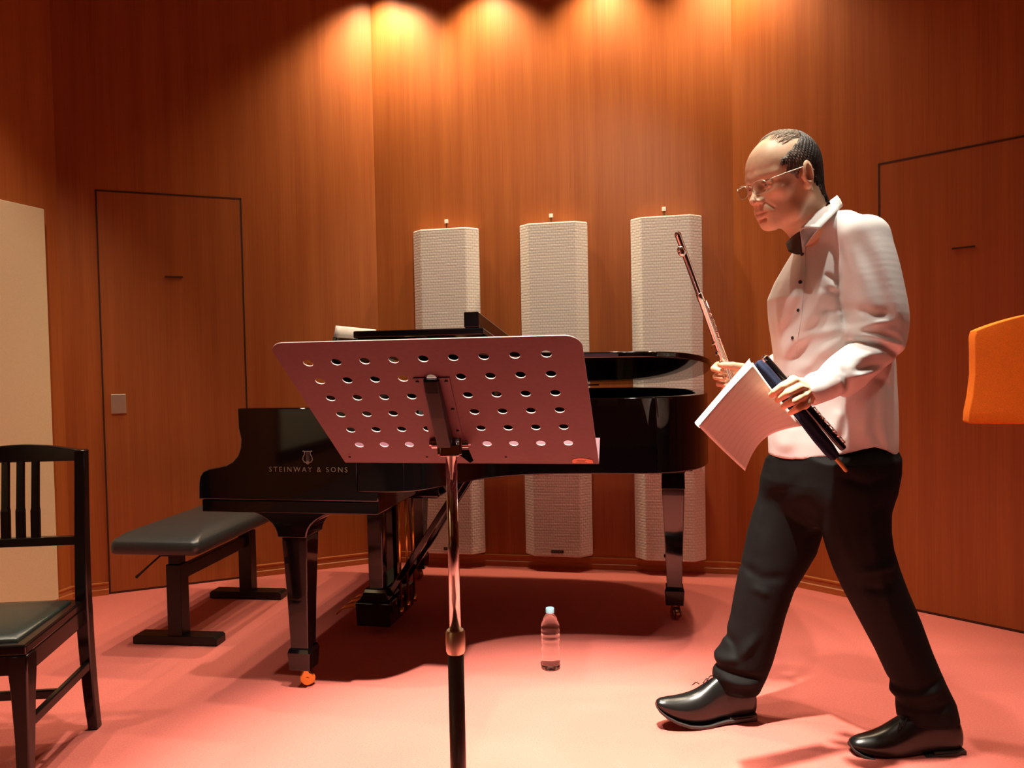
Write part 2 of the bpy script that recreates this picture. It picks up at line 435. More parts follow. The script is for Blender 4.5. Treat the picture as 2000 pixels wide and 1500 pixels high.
for v in (.05, .45, .85, 1.25):
    MB().tube([(.250, v - .04, lid_z(v - .04) + .022), (.250, v + .04, lid_z(v + .04) + .022)], .005, 10).build('lid_hinge', 'brass', flap)
for u in (.45, .85): MB().tube([(u - .05, VB + .012, .957), (u + .05, VB + .012, .957)], .005, 10).build('long_hinge', 'brass', piano)
MB().bar((.62, .27, .93), (.66, .24, lid_z(.24) - .001), .016, .016).build('prop_stick', 'black', piano, bevel=.002)
# rubber bumpers on the lid underside near the bent side
# music desk
def on_desk(v, t, off=0.0):
    a = Vector((-.055, v, .945)); b = Vector((-.010, v, 1.178)); d = (b - a).normalized(); n = Vector((-d.z, 0, d.x))
    return a + d * t + n * off
dk = MB()
dk.rings([[on_desk(v, 0, -.008), on_desk(v, .245, -.008), on_desk(v, .245, .008), on_desk(v, 0, .008)] for v in (.34, 1.02)])
dko = dk.build('music_desk', 'black', piano, bevel=.003)
MB().span((-.11, .30, .935), (.08, 1.06, .945)).build('desk_tray', 'black', dko, bevel=.002)
# lettering and lyre emblem inlaid on the near arm
def text_mesh(txt, size, mat, parent, name, spacing=1.0, align='CENTER', extrude=0.0004):
    cu = bpy.data.curves.new(name, 'FONT'); cu.body = txt; cu.size = size; cu.align_x = align
    cu.space_character = spacing; cu.extrude = extrude; cu.resolution_u = 3
    t = bpy.data.objects.new(name, cu); C.objects.link(t)
    bpy.context.view_layer.update()
    me = bpy.data.meshes.new_from_object(t.evaluated_get(bpy.context.evaluated_depsgraph_get()))
    bpy.data.objects.remove(t)
    o = bpy.data.objects.new(name, me); C.objects.link(o); me.materials.clear(); me.materials.append(MAT[mat]); o.parent = parent
    return o
lt = text_mesh('STEINWAY & SONS', .0235, 'gold', piano, 'lettering', 1.42)
lt.location = (.083, -.1004, .739); lt.rotation_euler = (PI / 2, 0, 0); lt['label'] = 'dull gold capital lettering on the near arm'
em = MB()
for s in (-1, 1):
    em.tube([(.083 + s * x, -.1004, .765 + z) for x, z in ((.004, .004), (.012, .006), (.0165, .014), (.015, .023), (.0105, .030), (.0095, .037), (.0135, .042), (.0165, .040))], .0017, 6)
for x in (-.0045, -.0015, .0015, .0045): em.tube([(.083 + x, -.1004, .774), (.083 + x, -.1004, .803)], .0006, 5)
em.tube([(.072, -.1004, .805), (.094, -.1004, .805)], .0014, 6)
em.lathe([(0, 0), (.006, 0), (.006, .0008), (0, .0008)], (.083, -.1004, .769), 12, Matrix.Rotation(PI / 2, 3, 'X'))
em.build('lyre_emblem', 'gold', piano)['label'] = 'dull gold lyre emblem above the lettering'
# legs
def sq(u, v, z, hu, hv): return [(u - hu, v - hv, z), (u + hu, v - hv, z), (u + hu, v + hv, z), (u - hu, v + hv, z)]
def piano_leg(u, v, z_top, wide, caster_rot, mat_w):
    lg = MB().rings([sq(u, v, z, h, h) for z, h in ((.135, .031), (.30, .036), (z_top - .03, .0445), (z_top, .045))]).build('leg', 'black', piano, bevel=.003)
    if wide:
        hd = [(.604, .135, .066), (.597, .132, .066), (.588, .112, .064), (.575, .088, .062), (.560, .070, .058), (.545, .059, .055), (.530, .053, .052), (.515, .051, .051)]
        prof = [(p[1], p[0]) for p in hd]
        poly = [(u - a, b) for a, b in prof] + [(u + a, b) for a, b in reversed(prof)]
        smooth_by_angle(MB().prism(poly, v - .062, v + .062, axis=1).build('leg_bracket', 'black', lg, bevel=.004), 40)
    else:
        m = MB().span((u - .105, v - .12, .630), (u + .075, v + .12, .674))
        m.rings([sq(u, v, .630, .052, .052), sq(u, v, .618, .052, .052), sq(u, v, .612, .046, .046), sq(u, v, .545, .047, .047)])
        m.build('leg_bracket', 'black', lg, bevel=.003)
    MB().rings([sq(u, v, z, h, h) for z, h in ((.062, .036), (.122, .040), (.134, .036), (.138, .032))]).build('foot_block', 'black', lg, bevel=.003)
    c = Matrix.Rotation(caster_rot, 3, 'Z')
    cs = MB()
    cs.lathe([(.0, .062), (.012, .062), (.012, .052), (.0, .052)], (u, v, 0), 16)
    cen = Vector((u, v, .026)) + c @ Vector((.012, 0, 0))
    cs.lathe([(0, -.011), (.018, -.011), (.025, -.007), (.026, 0), (.025, .007), (.018, .011), (0, .011)], cen, 28, c @ Matrix.Rotation(PI / 2, 3, 'X'))
    for s in (-1, 1):
        q = []
        for t in (-.002, .002):
            for i in range(24):
                a = 2 * PI * i / 24; x, z = .0205 * math.cos(a), .0205 * math.sin(a)
                if z > 0 and x < .004: x, z = x * (1 - .25 * z / .0205), z + .014 * (z / .0205)
                q.append(cen + c @ Vector((x, s * .0145 + t, z)))
        n = 24; cs.add(q, [tuple(range(n - 1, -1, -1)), tuple(range(n, 2 * n))] + [(i, (i + 1) % n, n + (i + 1) % n, n + i) for i in range(n)])
        cs.lathe([(0, -.003), (.006, -.003), (.006, .003), (0, .003)], cen + c @ Vector((0, s * .0155, 0)), 14, c @ Matrix.Rotation(PI / 2, 3, 'X'))
    smooth_by_angle(cs.build('caster', mat_w, lg), 40)
piano_leg(0, 0, .53, True, R(20), 'brass')
piano_leg(-.0, 1.263, .53, True, R(150), 'brassdark')
piano_leg(1.240, .850, .55, False, R(-70), 'brassdark')
# lyre with pedals, braces and rods
ly = empty('pedal_lyre'); ly.parent = piano
LU, LV = .060, .63
MB().span((LU - .09, LV - .12, .545), (LU + .27, LV + .12, .604)).build('lyre_block', 'black', ly, bevel=.012, seg=3)
for s in (-1, 1): MB().rings([sq(LU, LV + s * .085, z, a, b) for z, a, b in ((.17, .030, .026), (.548, .032, .028))]).build('lyre_post', 'black', ly, bevel=.003)
pb = MB().rings([sq(LU, LV, z, a, b) for z, a, b in ((.035, .070, .150), (.130, .074, .154), (.140, .060, .140), (.165, .050, .128), (.18, .044, .122))])
pb.build('pedal_box', 'black', ly, bevel=.004)
for k in (-1, 0, 1):
    m = MB(); pts = catmull([(LU - .05, LV + k * .075, .085), (LU - .10, LV + k * .075, .092), (LU - .145, LV + k * .075, .086), (LU - .175, LV + k * .075, .070), (LU - .182, LV + k * .075, .058)], 4)
    rs = [[(p[0], p[1] + sx * (.009 + .012 * min(1, i / 12)), p[2] + sz * .004) for sx, sz in ((-1, -1), (1, -1), (1, 1), (-1, 1))] for i, p in enumerate(pts)]
    m.rings(rs); smooth_by_angle(m.build('pedal', 'brass', ly, bevel=.002), 50)
    r = MB().tube([(LU + .095, LV + k * .085, .095), (LU + .095, LV + k * .085, .60)], .005, 10)
    r.lathe([(0, .07), (.010, .07), (.010, .096), (.0, .096)], (LU + .095, LV + k * .085, 0), 12)
    r.build('pedal_rod', 'brass', ly, True)
for s in (-1, 1):
    MB().bar((LU + .05, LV + s * .085, .15), (LU + .40, LV + s * .085, .668), .024, .030, (0, 1, 0)).build('lyre_brace', 'black', ly, bevel=.003)
MB().span((LU + .33, LV - .14, .640), (LU + .47, LV + .14, .674)).build('brace_block', 'black', ly, bevel=.006)
# sheet music on the piano's desk
def sheet(name, fn, nu, nv, mat, thick=.0006):
    vs = [fn(i / nu, j / nv) for i in range(nu + 1) for j in range(nv + 1)]
    fs = [(i * (nv + 1) + j, (i + 1) * (nv + 1) + j, (i + 1) * (nv + 1) + j + 1, i * (nv + 1) + j + 1) for i in range(nu) for j in range(nv)]
    o = mk(name, vs, fs, mat, None, True)
    md = o.modifiers.new('thick', 'SOLIDIFY'); md.thickness = thick; md.offset = 0
    return o
PM = Matrix.Translation(PN) @ Matrix.Rotation(PANG, 4, 'Z')
s_ = sheet('sheet_music', lambda a, b: PM @ (on_desk(.355 + a * .42, .003 + b * .285, .0098) + Vector((-.010 * math.sin(PI * a) * 0, 0, 0))), 8, 8, 'paper')
tag(s_, 'white sheet music standing on the piano desk, corner showing above the music stand', 'sheet music')

# ------------------------------------------------------------------ piano bench
bench = empty('piano_bench', (-1.293, 3.285, 0), R(-7.5))
tag(bench, 'adjustable black vinyl piano bench on two black T-shaped steel legs', 'bench')
def cushion(wx, wy, z0, zt, crown, n=26):
    vs = []; fs = []
    rs = []
    def ringpts(sx, sy, z, rr):
        out = []
        for k in range(4):
            cxx = (wx / 2 * sx - rr) * (1 if k in (0, 3) else -1); cyy = (wy / 2 * sy - rr) * (1 if k in (0, 1) else -1)
            for i in range(7):
                a = PI / 2 * (k + i / 6); out.append((cxx + rr * math.cos(a), cyy + rr * math.sin(a), z))
        return out
    prof = [(.96, z0), (.995, z0 + .006), (1.0, z0 + .02), (1.0, z0 + (zt - z0) * .62), (.985, z0 + (zt - z0) * .85), (.95, zt), (.86, zt + crown * .42), (.68, zt + crown * .74), (.42, zt + crown * .94), (.12, zt + crown)]
    for s, z in prof: rs.append(ringpts(s, 1 - (1 - s) * wx / wy if s > .9 else s, z, .028 * max(s, .3)))
    return MB().rings(rs)
cushion(.36, .90, .385, .438, .036).build('seat_cushion', 'vinyl', bench, True)
for s in (-1, 1):
    y = s * .29
    lg = MB().span((-.030, y - .030, .03), (.030, y + .030, .315)).build('leg', 'blackmetal', bench, bevel=.003)
    MB().span((-.023, y - .023, .315), (.023, y + .023, .36)).build('inner_tube', 'blackmetal', lg, bevel=.002)
    MB().prism([(-.175, .002), (.175, .002), (.175, .028), (.165, .036), (-.165, .036), (-.175, .028)], y - .035, y + .035, axis=1).build('foot_bar', 'blackmetal', lg, bevel=.002)
    MB().prism([(-.058, .386), (.058, .386), (.056, .362), (.045, .350), (-.045, .350), (-.056, .362)], y - .04, y + .04, axis=1).build('seat_bracket', 'blackmetal', lg, bevel=.002)
    lv = MB().tube([(-.045, y - .01, .36), (-.10, y - .03, .31), (-.145, y - .045, .268)], [.004, .004, .006], 10)
    lv.build('height_lever', 'blackmetal', lg, True)
MB().span((-.014, -.262, .245), (.014, .262, .298)).build('cross_bar', 'blackmetal', bench, bevel=.003)

# ------------------------------------------------------------------ black wooden chair, left foreground
chair = empty('wooden_chair', (-1.437, 2.06, 0), R(4.5))
tag(chair, 'black lacquered wooden chair with slatted back and dark green vinyl seat, cut off at left', 'chair')
hw = .172
def post(sx):
    pts = [(0, .215, 0), (0, .200, .12), (0, .185, .30), (0, .180, .42), (0, .186, .60), (0, .200, .845)]
    m = MB(); rs = []
    for (x, y, z), h in zip(catmull(pts, 5), np.interp(np.linspace(0, 1, 26), [0, .4, .5, 1], [.014, .018, .019, .0145])):
        xx = sx * (hw + (.003 * max(0, (.30 - z) / .30) ** 2))
        rs.append([(xx - h, y - .017, z), (xx + h, y - .017, z), (xx + h, y + .017, z), (xx - h, y + .017, z)])
    m.rings(rs); return m
for s in (-1, 1): smooth_by_angle(post(s).build('back_leg', 'blackwood', chair, bevel=.004), 40)
n = 18; cr = []
for i in range(n + 1):
    t = -1 + 2 * i / n; x = t * (hw + .012); top = .864 - .022 * abs(t) ** 1.8 + .0; bot = .812
    y = .196 + .010 * (1 - t * t)
    cr.append([(x, y - .011, bot), (x, y + .011, bot), (x, y + .011, top), (x, y - .011, top)])
smooth_by_angle(MB().rings(cr).build('crest_rail', 'blackwood', chair, bevel=.004), 40)
MB().span((-hw, .172, .566), (hw, .196, .592)).build('lower_back_rail', 'blackwood', chair, bevel=.003)
for k in (-1, 0, 1):
    m = MB().rings([[(k * .042 + sx * h, y + sy * .006, z) for sx, sy in ((-1, -1), (1, -1), (1, 1), (-1, 1))] for z, y, h in ((.588, .184, .0125), (.67, .187, .0125), (.68, .188, .0105), (.816, .198, .010))])
    m.build('back_slat', 'blackwood', chair, bevel=.002)
# seat frame (trapezoid, wider at the front) and vinyl pad
sf = [(-hw + .0, .190), (hw - .0, .190), (hw + .034, -.195), (-hw - .034, -.195)]
MB().prism(sf, .375, .402).build('seat_frame', 'blackwood', chair, bevel=.006, seg=3)
ap = MB()
for a, b in ((0, 1), (1, 2), (2, 3), (3, 0)):
    p, q = Vector((*sf[a], .352)) * 1, Vector((*sf[b], .352)); cxy = Vector((0, 0, .352))
    p = cxy + (p - cxy) * .95; q = cxy + (q - cxy) * .95
    ap.bar(p, q, .020, .05)
ap.build('apron', 'blackwood', chair, bevel=.003)
pd = MB()
def trap(s, z): return [((x) * s, (y + .0) * s - .005, z) for x, y in ((-.150, .158), (.150, .158), (.172, -.162), (-.172, -.162))]
pd.rings([trap(1.0, .399), trap(1.0, .404), trap(.96, .411), trap(.80, .417), trap(.4, .420)])
smooth_by_angle(pd.build('seat_pad', 'seatvinyl', chair), 50)['label'] = 'dark green vinyl seat pad'
for s in (-1, 1):
    smooth_by_angle(MB().rings([sq(s * (hw + .012), -.172 + dy, z, h, h) for z, h, dy in ((.0, .0145, -.006), (.15, .017, .0), (.28, .021, .0), (.33, .0235, 0), (.376, .024, 0))]).build('front_leg', 'blackwood', chair, bevel=.004), 40)
    MB().bar((s * (hw + .010), -.17, .185), (s * (hw + .005), .188, .205), .016, .026).build('side_stretcher', 'blackwood', chair, bevel=.003)
MB().bar((-hw, .01, .195), (hw, .01, .195), .016, .024).build('cross_stretcher', 'blackwood', chair, bevel=.003)

# ------------------------------------------------------------------ music stand
ST_C = Vector((-0.085, 1.432, 0.891)); ST_Y, ST_T = -0.189, 0.661
stand = empty('music_stand', (-0.1135, 1.398, 0))
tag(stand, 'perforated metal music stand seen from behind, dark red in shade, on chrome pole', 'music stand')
sd = Vector((math.cos(ST_Y), math.sin(ST_Y), 0)); sn = Vector((-math.sin(ST_Y), math.cos(ST_Y), 0))
sup = -sn * math.cos(ST_T) + Vector((0, 0, 1)) * math.sin(ST_T); sup.normalize()
snr = sd.cross(sup).normalized()          # points to the underside / viewer
if snr.z > 0: snr = -snr
SW, SH = .488, .366
def SP(x, y, off=0.0): return ST_C + sd * x + sup * y + snr * off - stand.location
def px_to_desk(px, py):
    p = on_plane(px, py, ST_C, snr) - ST_C; return p.dot(sd), p.dot(sup)
import bmesh
bm = bmesh.new()
rad = .026
outl = [(-SW / 2, 0), (SW / 2, 0)]
for k in range(9): a = PI / 2 * k / 8; outl.append((SW / 2 - rad + rad * math.cos(a), SH - rad + rad * math.sin(a)))
for k in range(9): a = PI / 2 + PI / 2 * k / 8; outl.append((-SW / 2 + rad + rad * math.cos(a), SH - rad + rad * math.sin(a)))
def loop(pts):
    vs = [bm.verts.new((x, y, 0)) for x, y in pts]
    return [bm.edges.new((vs[i], vs[(i + 1) % len(vs)])) for i in range(len(vs))]
edges = loop(outl)
HOLES = []
rows_px = [[(600, 710), (657, 707.5), (713, 705), (770, 702.5), (828, 700.5), (886, 698), (945, 696), (1004, 694), (1066, 692)],
           [(624, 745), (678, 743), (733, 741), (789, 739), (845, 737), (900, 735.5), (958, 734), (1016, 732.5), (1075, 731)],
           [(645, 778), (698, 776.5), (751, 775.5), (805, 774), (859, 773), (914, 771.5), (970, 770), (1026, 769), (1084, 767.5)],
           [(666, 810), (716, 808.5), (768, 807.5), (820.5, 806.5), (873, 805.5), (927, 804), (981, 803), (1037, 802), (1093, 801)],
           [(686, 839.5), (734, 839), (784, 838.5), (835, 838), (887, 837), (940, 836), (993, 835), (1046, 834.5), (1101, 834)],
           [(702, 868.5), (750, 868.5), (799, 868), (849, 867.5), (901, 867), (953, 866.5), (1004, 866), (1056, 865.5), (1109, 865)]]
# fit a regular grid to the measured centres
D = np.array([[px_to_desk(*q) for q in r] for r in rows_px])
ys = D[:, :, 1].mean(axis=1); 
for r in range(6):
    k = np.arange(9); A_ = np.polyfit(k, D[r, :, 0], 1); B_ = np.polyfit(k, D[r, :, 1], 1)
    for c in range(9): HOLES.append((A_[0] * c + A_[1], B_[0] * c + B_[1]))
HR = .0083
for hx, hy in HOLES:
    edges += loop([(hx + HR * math.cos(2 * PI * i / 18), hy + HR * math.sin(2 * PI * i / 18)) for i in range(18)])
bmesh.ops.triangle_fill(bm, use_beauty=True, use_dissolve=False, edges=edges)
# drop faces that fill the holes
dele = [f for f in bm.faces if any((f.calc_center_median().xy - Vector(h)).length < HR * .93 for h in HOLES) and max((v.co.xy - Vector(min(HOLES, key=lambda h: (f.calc_center_median().xy - Vector(h)).length))).length for v in f.verts) < HR * 1.02]
bmesh.ops.delete(bm, geom=dele, context='FACES_ONLY')
bmesh.ops.recalc_face_normals(bm, faces=bm.faces)
ext = bmesh.ops.extrude_face_region(bm, geom=list(bm.faces))
for v in [g for g in ext['geom'] if isinstance(g, bmesh.types.BMVert)]: v.co.z += 1.0
for v in bm.verts:
    p = SP(v.co.x, v.co.y, .0 if v.co.z < .5 else -.0016); v.co = p
bmesh.ops.recalc_face_normals(bm, faces=bm.faces)
me = bpy.data.meshes.new('desk'); bm.to_mesh(me); bm.free()
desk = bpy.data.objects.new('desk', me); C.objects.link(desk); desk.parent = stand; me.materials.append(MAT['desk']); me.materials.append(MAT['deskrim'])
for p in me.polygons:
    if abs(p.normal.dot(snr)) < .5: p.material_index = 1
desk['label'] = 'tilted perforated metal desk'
# lip (paper shelf) on the musician's side of the lower edge
lipm = MB(); lipm.rings([[SP(x, 0, 0), SP(x, 0, -.055), SP(x, .0018, -.055), SP(x, .0018, 0)] for x in (-SW / 2, SW / 2)])
lipm.build('paper_shelf', 'desk', stand)
stx0, sty0 = px_to_desk(1118, 904); stx1, sty1 = px_to_desk(1152, 889)
sk = MB(); pr = [(stx0, .004), (stx1 + .004, .004), (stx1 + .003, .016)] + [(stx0 + (stx1 - stx0) * t, .016 + .006 * math.sin(PI * t)) for t in (.8, .6, .4, .2)] + [(stx0 + .001, .016)]
n = len(pr); sk.add([SP(x, y, .0002) for x, y in pr] + [SP(x, y, .0007) for x, y in pr], [tuple(range(n - 1, -1, -1)), tuple(range(n, 2 * n))] + [(i, (i + 1) % n, n + (i + 1) % n, n + i) for i in range(n)])
sko = sk.build('sticker', 'sticker', stand); sko['label'] = 'small orange sticker in the lower right corner'
sm = MB()
for j, (a, b) in enumerate(((.2, .8), (.3, .7), (.25, .75))):
    yy = .007 + j * .0035; sm.rings([[SP(stx0 + (stx1 - stx0) * t, yy, .0008), SP(stx0 + (stx1 - stx0) * t, yy + .0007, .0008), SP(stx0 + (stx1 - stx0) * t, yy + .0007, .0011), SP(stx0 + (stx1 - stx0) * t, yy, .0011)] for t in (a, b)])
sm.build('sticker_print', 'plaque', sko)
for px, py in ((683, 893), (834, 893), (988, 893)):
    x, y = px_to_desk(px, py); m = MB(); rs = [[SP(x + r * math.cos(2 * PI * i / 10), y + r * math.sin(2 * PI * i / 10), o) for i in range(10)] for r, o in ((.0022, .0002), (.0022, .0012), (.0012, .0016))]
    m.rings(rs).build('rivet', 'darkgrey', stand)
# spine on the underside, hinge clamp, pole
bx0, by0 = px_to_desk(872, 852); tx0, ty0 = px_to_desk(842, 737)
def SPL(t, x, off): return SP(bx0 + (tx0 - bx0) * t + x, by0 + (ty0 - by0) * t, off)
sp = MB(); sp.rings([[SPL(t, -.0135, .001), SPL(t, .0135, .001), SPL(t, .0125, h), SPL(t, -.0125, h)] for t, h in ((0.0, .026), (.5, .020), (.85, .013), (1.0, .007))])
spo = sp.build('spine', 'spine', stand, bevel=.003)
pl = MB(); pl.rings([[SPL(t, -.030, .0002), SPL(t, .030, .0002), SPL(t, .030, .0018), SPL(t, -.030, .0018)] for t in (0.0, 1.0)])
pl.build('spine_plate', 'desk', spo)
for t, x in ((.95, -.024), (.95, .024), (.12, .024), (.5, .024)):
    m = MB(); c0 = SPL(t, x, .002); m.rings([[c0 + sd * (r * math.cos(2 * PI * i / 10)) + sup * (r * math.sin(2 * PI * i / 10)) + snr * o for i in range(10)] for r, o in ((.003, 0), (.003, .0012), (.0018, .002))]).build('spine_rivet', 'blackmetal', spo)
PX, PY_ = -0.1135, 1.398
topz = on_y(881, 880, PY_).z
cl = MB()
cl.span((-.017, -.040, topz - .006), (.017, .014, topz + .014))
for s in (-1, 1): cl.span((s * .0195 - .0025, -.036, topz - .004), (s * .0195 + .0025, .012, topz + .030))
smooth_by_angle(cl.build('hinge_clamp', 'chrome', stand, bevel=.0015), 40)
for s in (-1, 1):
    kb = MB().tube([(s * .022, -.020, topz + .016), (s * .033, -.020, topz + .016)], .0095, 18)
    kb.tube([(s * .033, -.020, topz + .016), (s * .037, -.020, topz + .016)], .005, 12)
    smooth_by_angle(kb.build('clamp_knob', 'chrome', stand), 40)
MB().prism([(.020, topz + .004), (.034, topz + .004), (.042, topz - .016), (.036, topz - .020), (.018, topz - .006)], -.030, -.024, axis=1).build('wing_screw', 'blackmetal', stand, bevel=.001)
col_top = on_y(888, 1230, PY_).z; col_bot = on_y(888, 1275, PY_).z
MB().lathe([(.0, col_top - .01), (.0105, col_top - .01), (.0105, topz), (.0, topz)], (0, 0, 0), 32).build('chrome_pole', 'chrome', stand, True)
smooth_by_angle(MB().lathe([(.0, col_bot), (.0155, col_bot), (.0175, col_bot + .004), (.0182, col_bot + .02), (.0178, col_top - .004), (.0155, col_top), (.0, col_top)], (0, 0, 0), 32).build('clamp_collar', 'nickel', stand), 40)
MB().lathe([(.0, .10), (.0148, .10), (.0148, col_bot), (.0, col_bot)], (0, 0, 0), 32).build('lower_tube', 'darkgrey', stand, True)
for k in range(3):
    a = R(90 + 120 * k); MB().tube([(.012 * math.cos(a), .012 * math.sin(a), .16), (.16 * math.cos(a), .16 * math.sin(a), .085), (.28 * math.cos(a), .28 * math.sin(a), .010)], .010, 10).build('tripod_leg', 'darkgrey', stand, True)

# ------------------------------------------------------------------ water bottle
def water_mat():
    m, nt, b = new_mat('clear_plastic')
    b.inputs['Transmission Weight'].default_value = 1.0; b.inputs['Roughness'].default_value = 0.03
    b.inputs['IOR'].default_value = 1.30; b.inputs['Base Color'].default_value = (0.97, 0.98, 0.99, 1)
    return m
MAT['bottle'] = water_mat()
MAT['cap'] = plain('pale_blue_cap', (0.30, 0.62, 0.76), 0.4, 0, 0.5, 0.03)
bottle = empty('water_bottle', (.117, 2.669, 0))
tag(bottle, 'small clear plastic water bottle with pale blue cap standing on the red carpet', 'bottle')
prof = [(0, .004), (.020, .003), (.028, .0015), (.0315, .006), (.0325, .014)]
for k in range(5): z = .022 + k * .005; prof += [(.0318, z), (.0328, z + .0025)]
prof += [(.0325, .05), (.0315, .056), (.0322, .064), (.0322, .084), (.0308, .089), (.0322, .094), (.0322, .106), (.0306, .111), (.0322, .116), (.0322, .126), (.0308, .130), (.0322, .134), (.0322, .150), (.0300, .163), (.0255, .175), (.0195, .185), (.0145, .191), (.0125, .194), (.0122, .202), (.0, .202)]
MB().lathe(prof, n=40).build('bottle_body', 'bottle', bottle, True)
capm = MB(); nn = 60
rs = []
for z, r in ((.197, .0138), (.198, .0148), (.2125, .0146), (.2145, .0135), (.2147, .004)):
    rs.append([(r * (1 + (.02 if i % 2 and .198 <= z <= .2126 else 0)) * math.cos(2 * PI * i / nn), r * (1 + (.02 if i % 2 and .198 <= z <= .2126 else 0)) * math.sin(2 * PI * i / nn), z) for i in range(nn)])
smooth_by_angle(capm.rings(rs).build('cap', 'cap', bottle), 40)

# ------------------------------------------------------------------ orange seat at the right edge (pedestal outside the frame)
oc = empty('orange_chair', (1.53, 2.0, 0), R(-8))
tag(oc, 'orange upholstered chair back cut off by the right edge, beside the walking person', 'chair')
def seatback(x, z):
    t = x / .30
    return .0
rows = []
for z, hwid in ((.888, .304), (.892, .308), (.92, .306), (.96, .298), (1.02, .291), (1.08, .291), (1.12, .292), (1.138, .288)):
    rows.append((z, hwid))
ocm = MB(); nseg = 28
def oc_ring(z, h, k):
    pts = []
    for i in range(nseg + 1):
        t = -1 + 2 * i / nseg; top = .052 * (1 - abs(t) ** 2.6) * k
        pts.append((t * h, -.028 + .05 * t * t, z + top))
    for i in range(nseg, -1, -1):
        t = -1 + 2 * i / nseg; top = .052 * (1 - abs(t) ** 2.6) * k
        pts.append((t * h * .985, .022 + .05 * t * t, z + top))
    return pts
ocm.rings([oc_ring(z, h, max(0, (z - .95) / .188) ** 1.3) for z, h in rows])
smooth_by_angle(ocm.build('backrest', 'orange', oc, bevel=.016, seg=4), 55)
MB().span((.16, .03, .02), (.22, .07, .95)).build('pedestal', 'blackmetal', oc, bevel=.004)
MB().span((.10, -.10, .0), (.34, .18, .025)).build('base_plate', 'blackmetal', oc, bevel=.004)

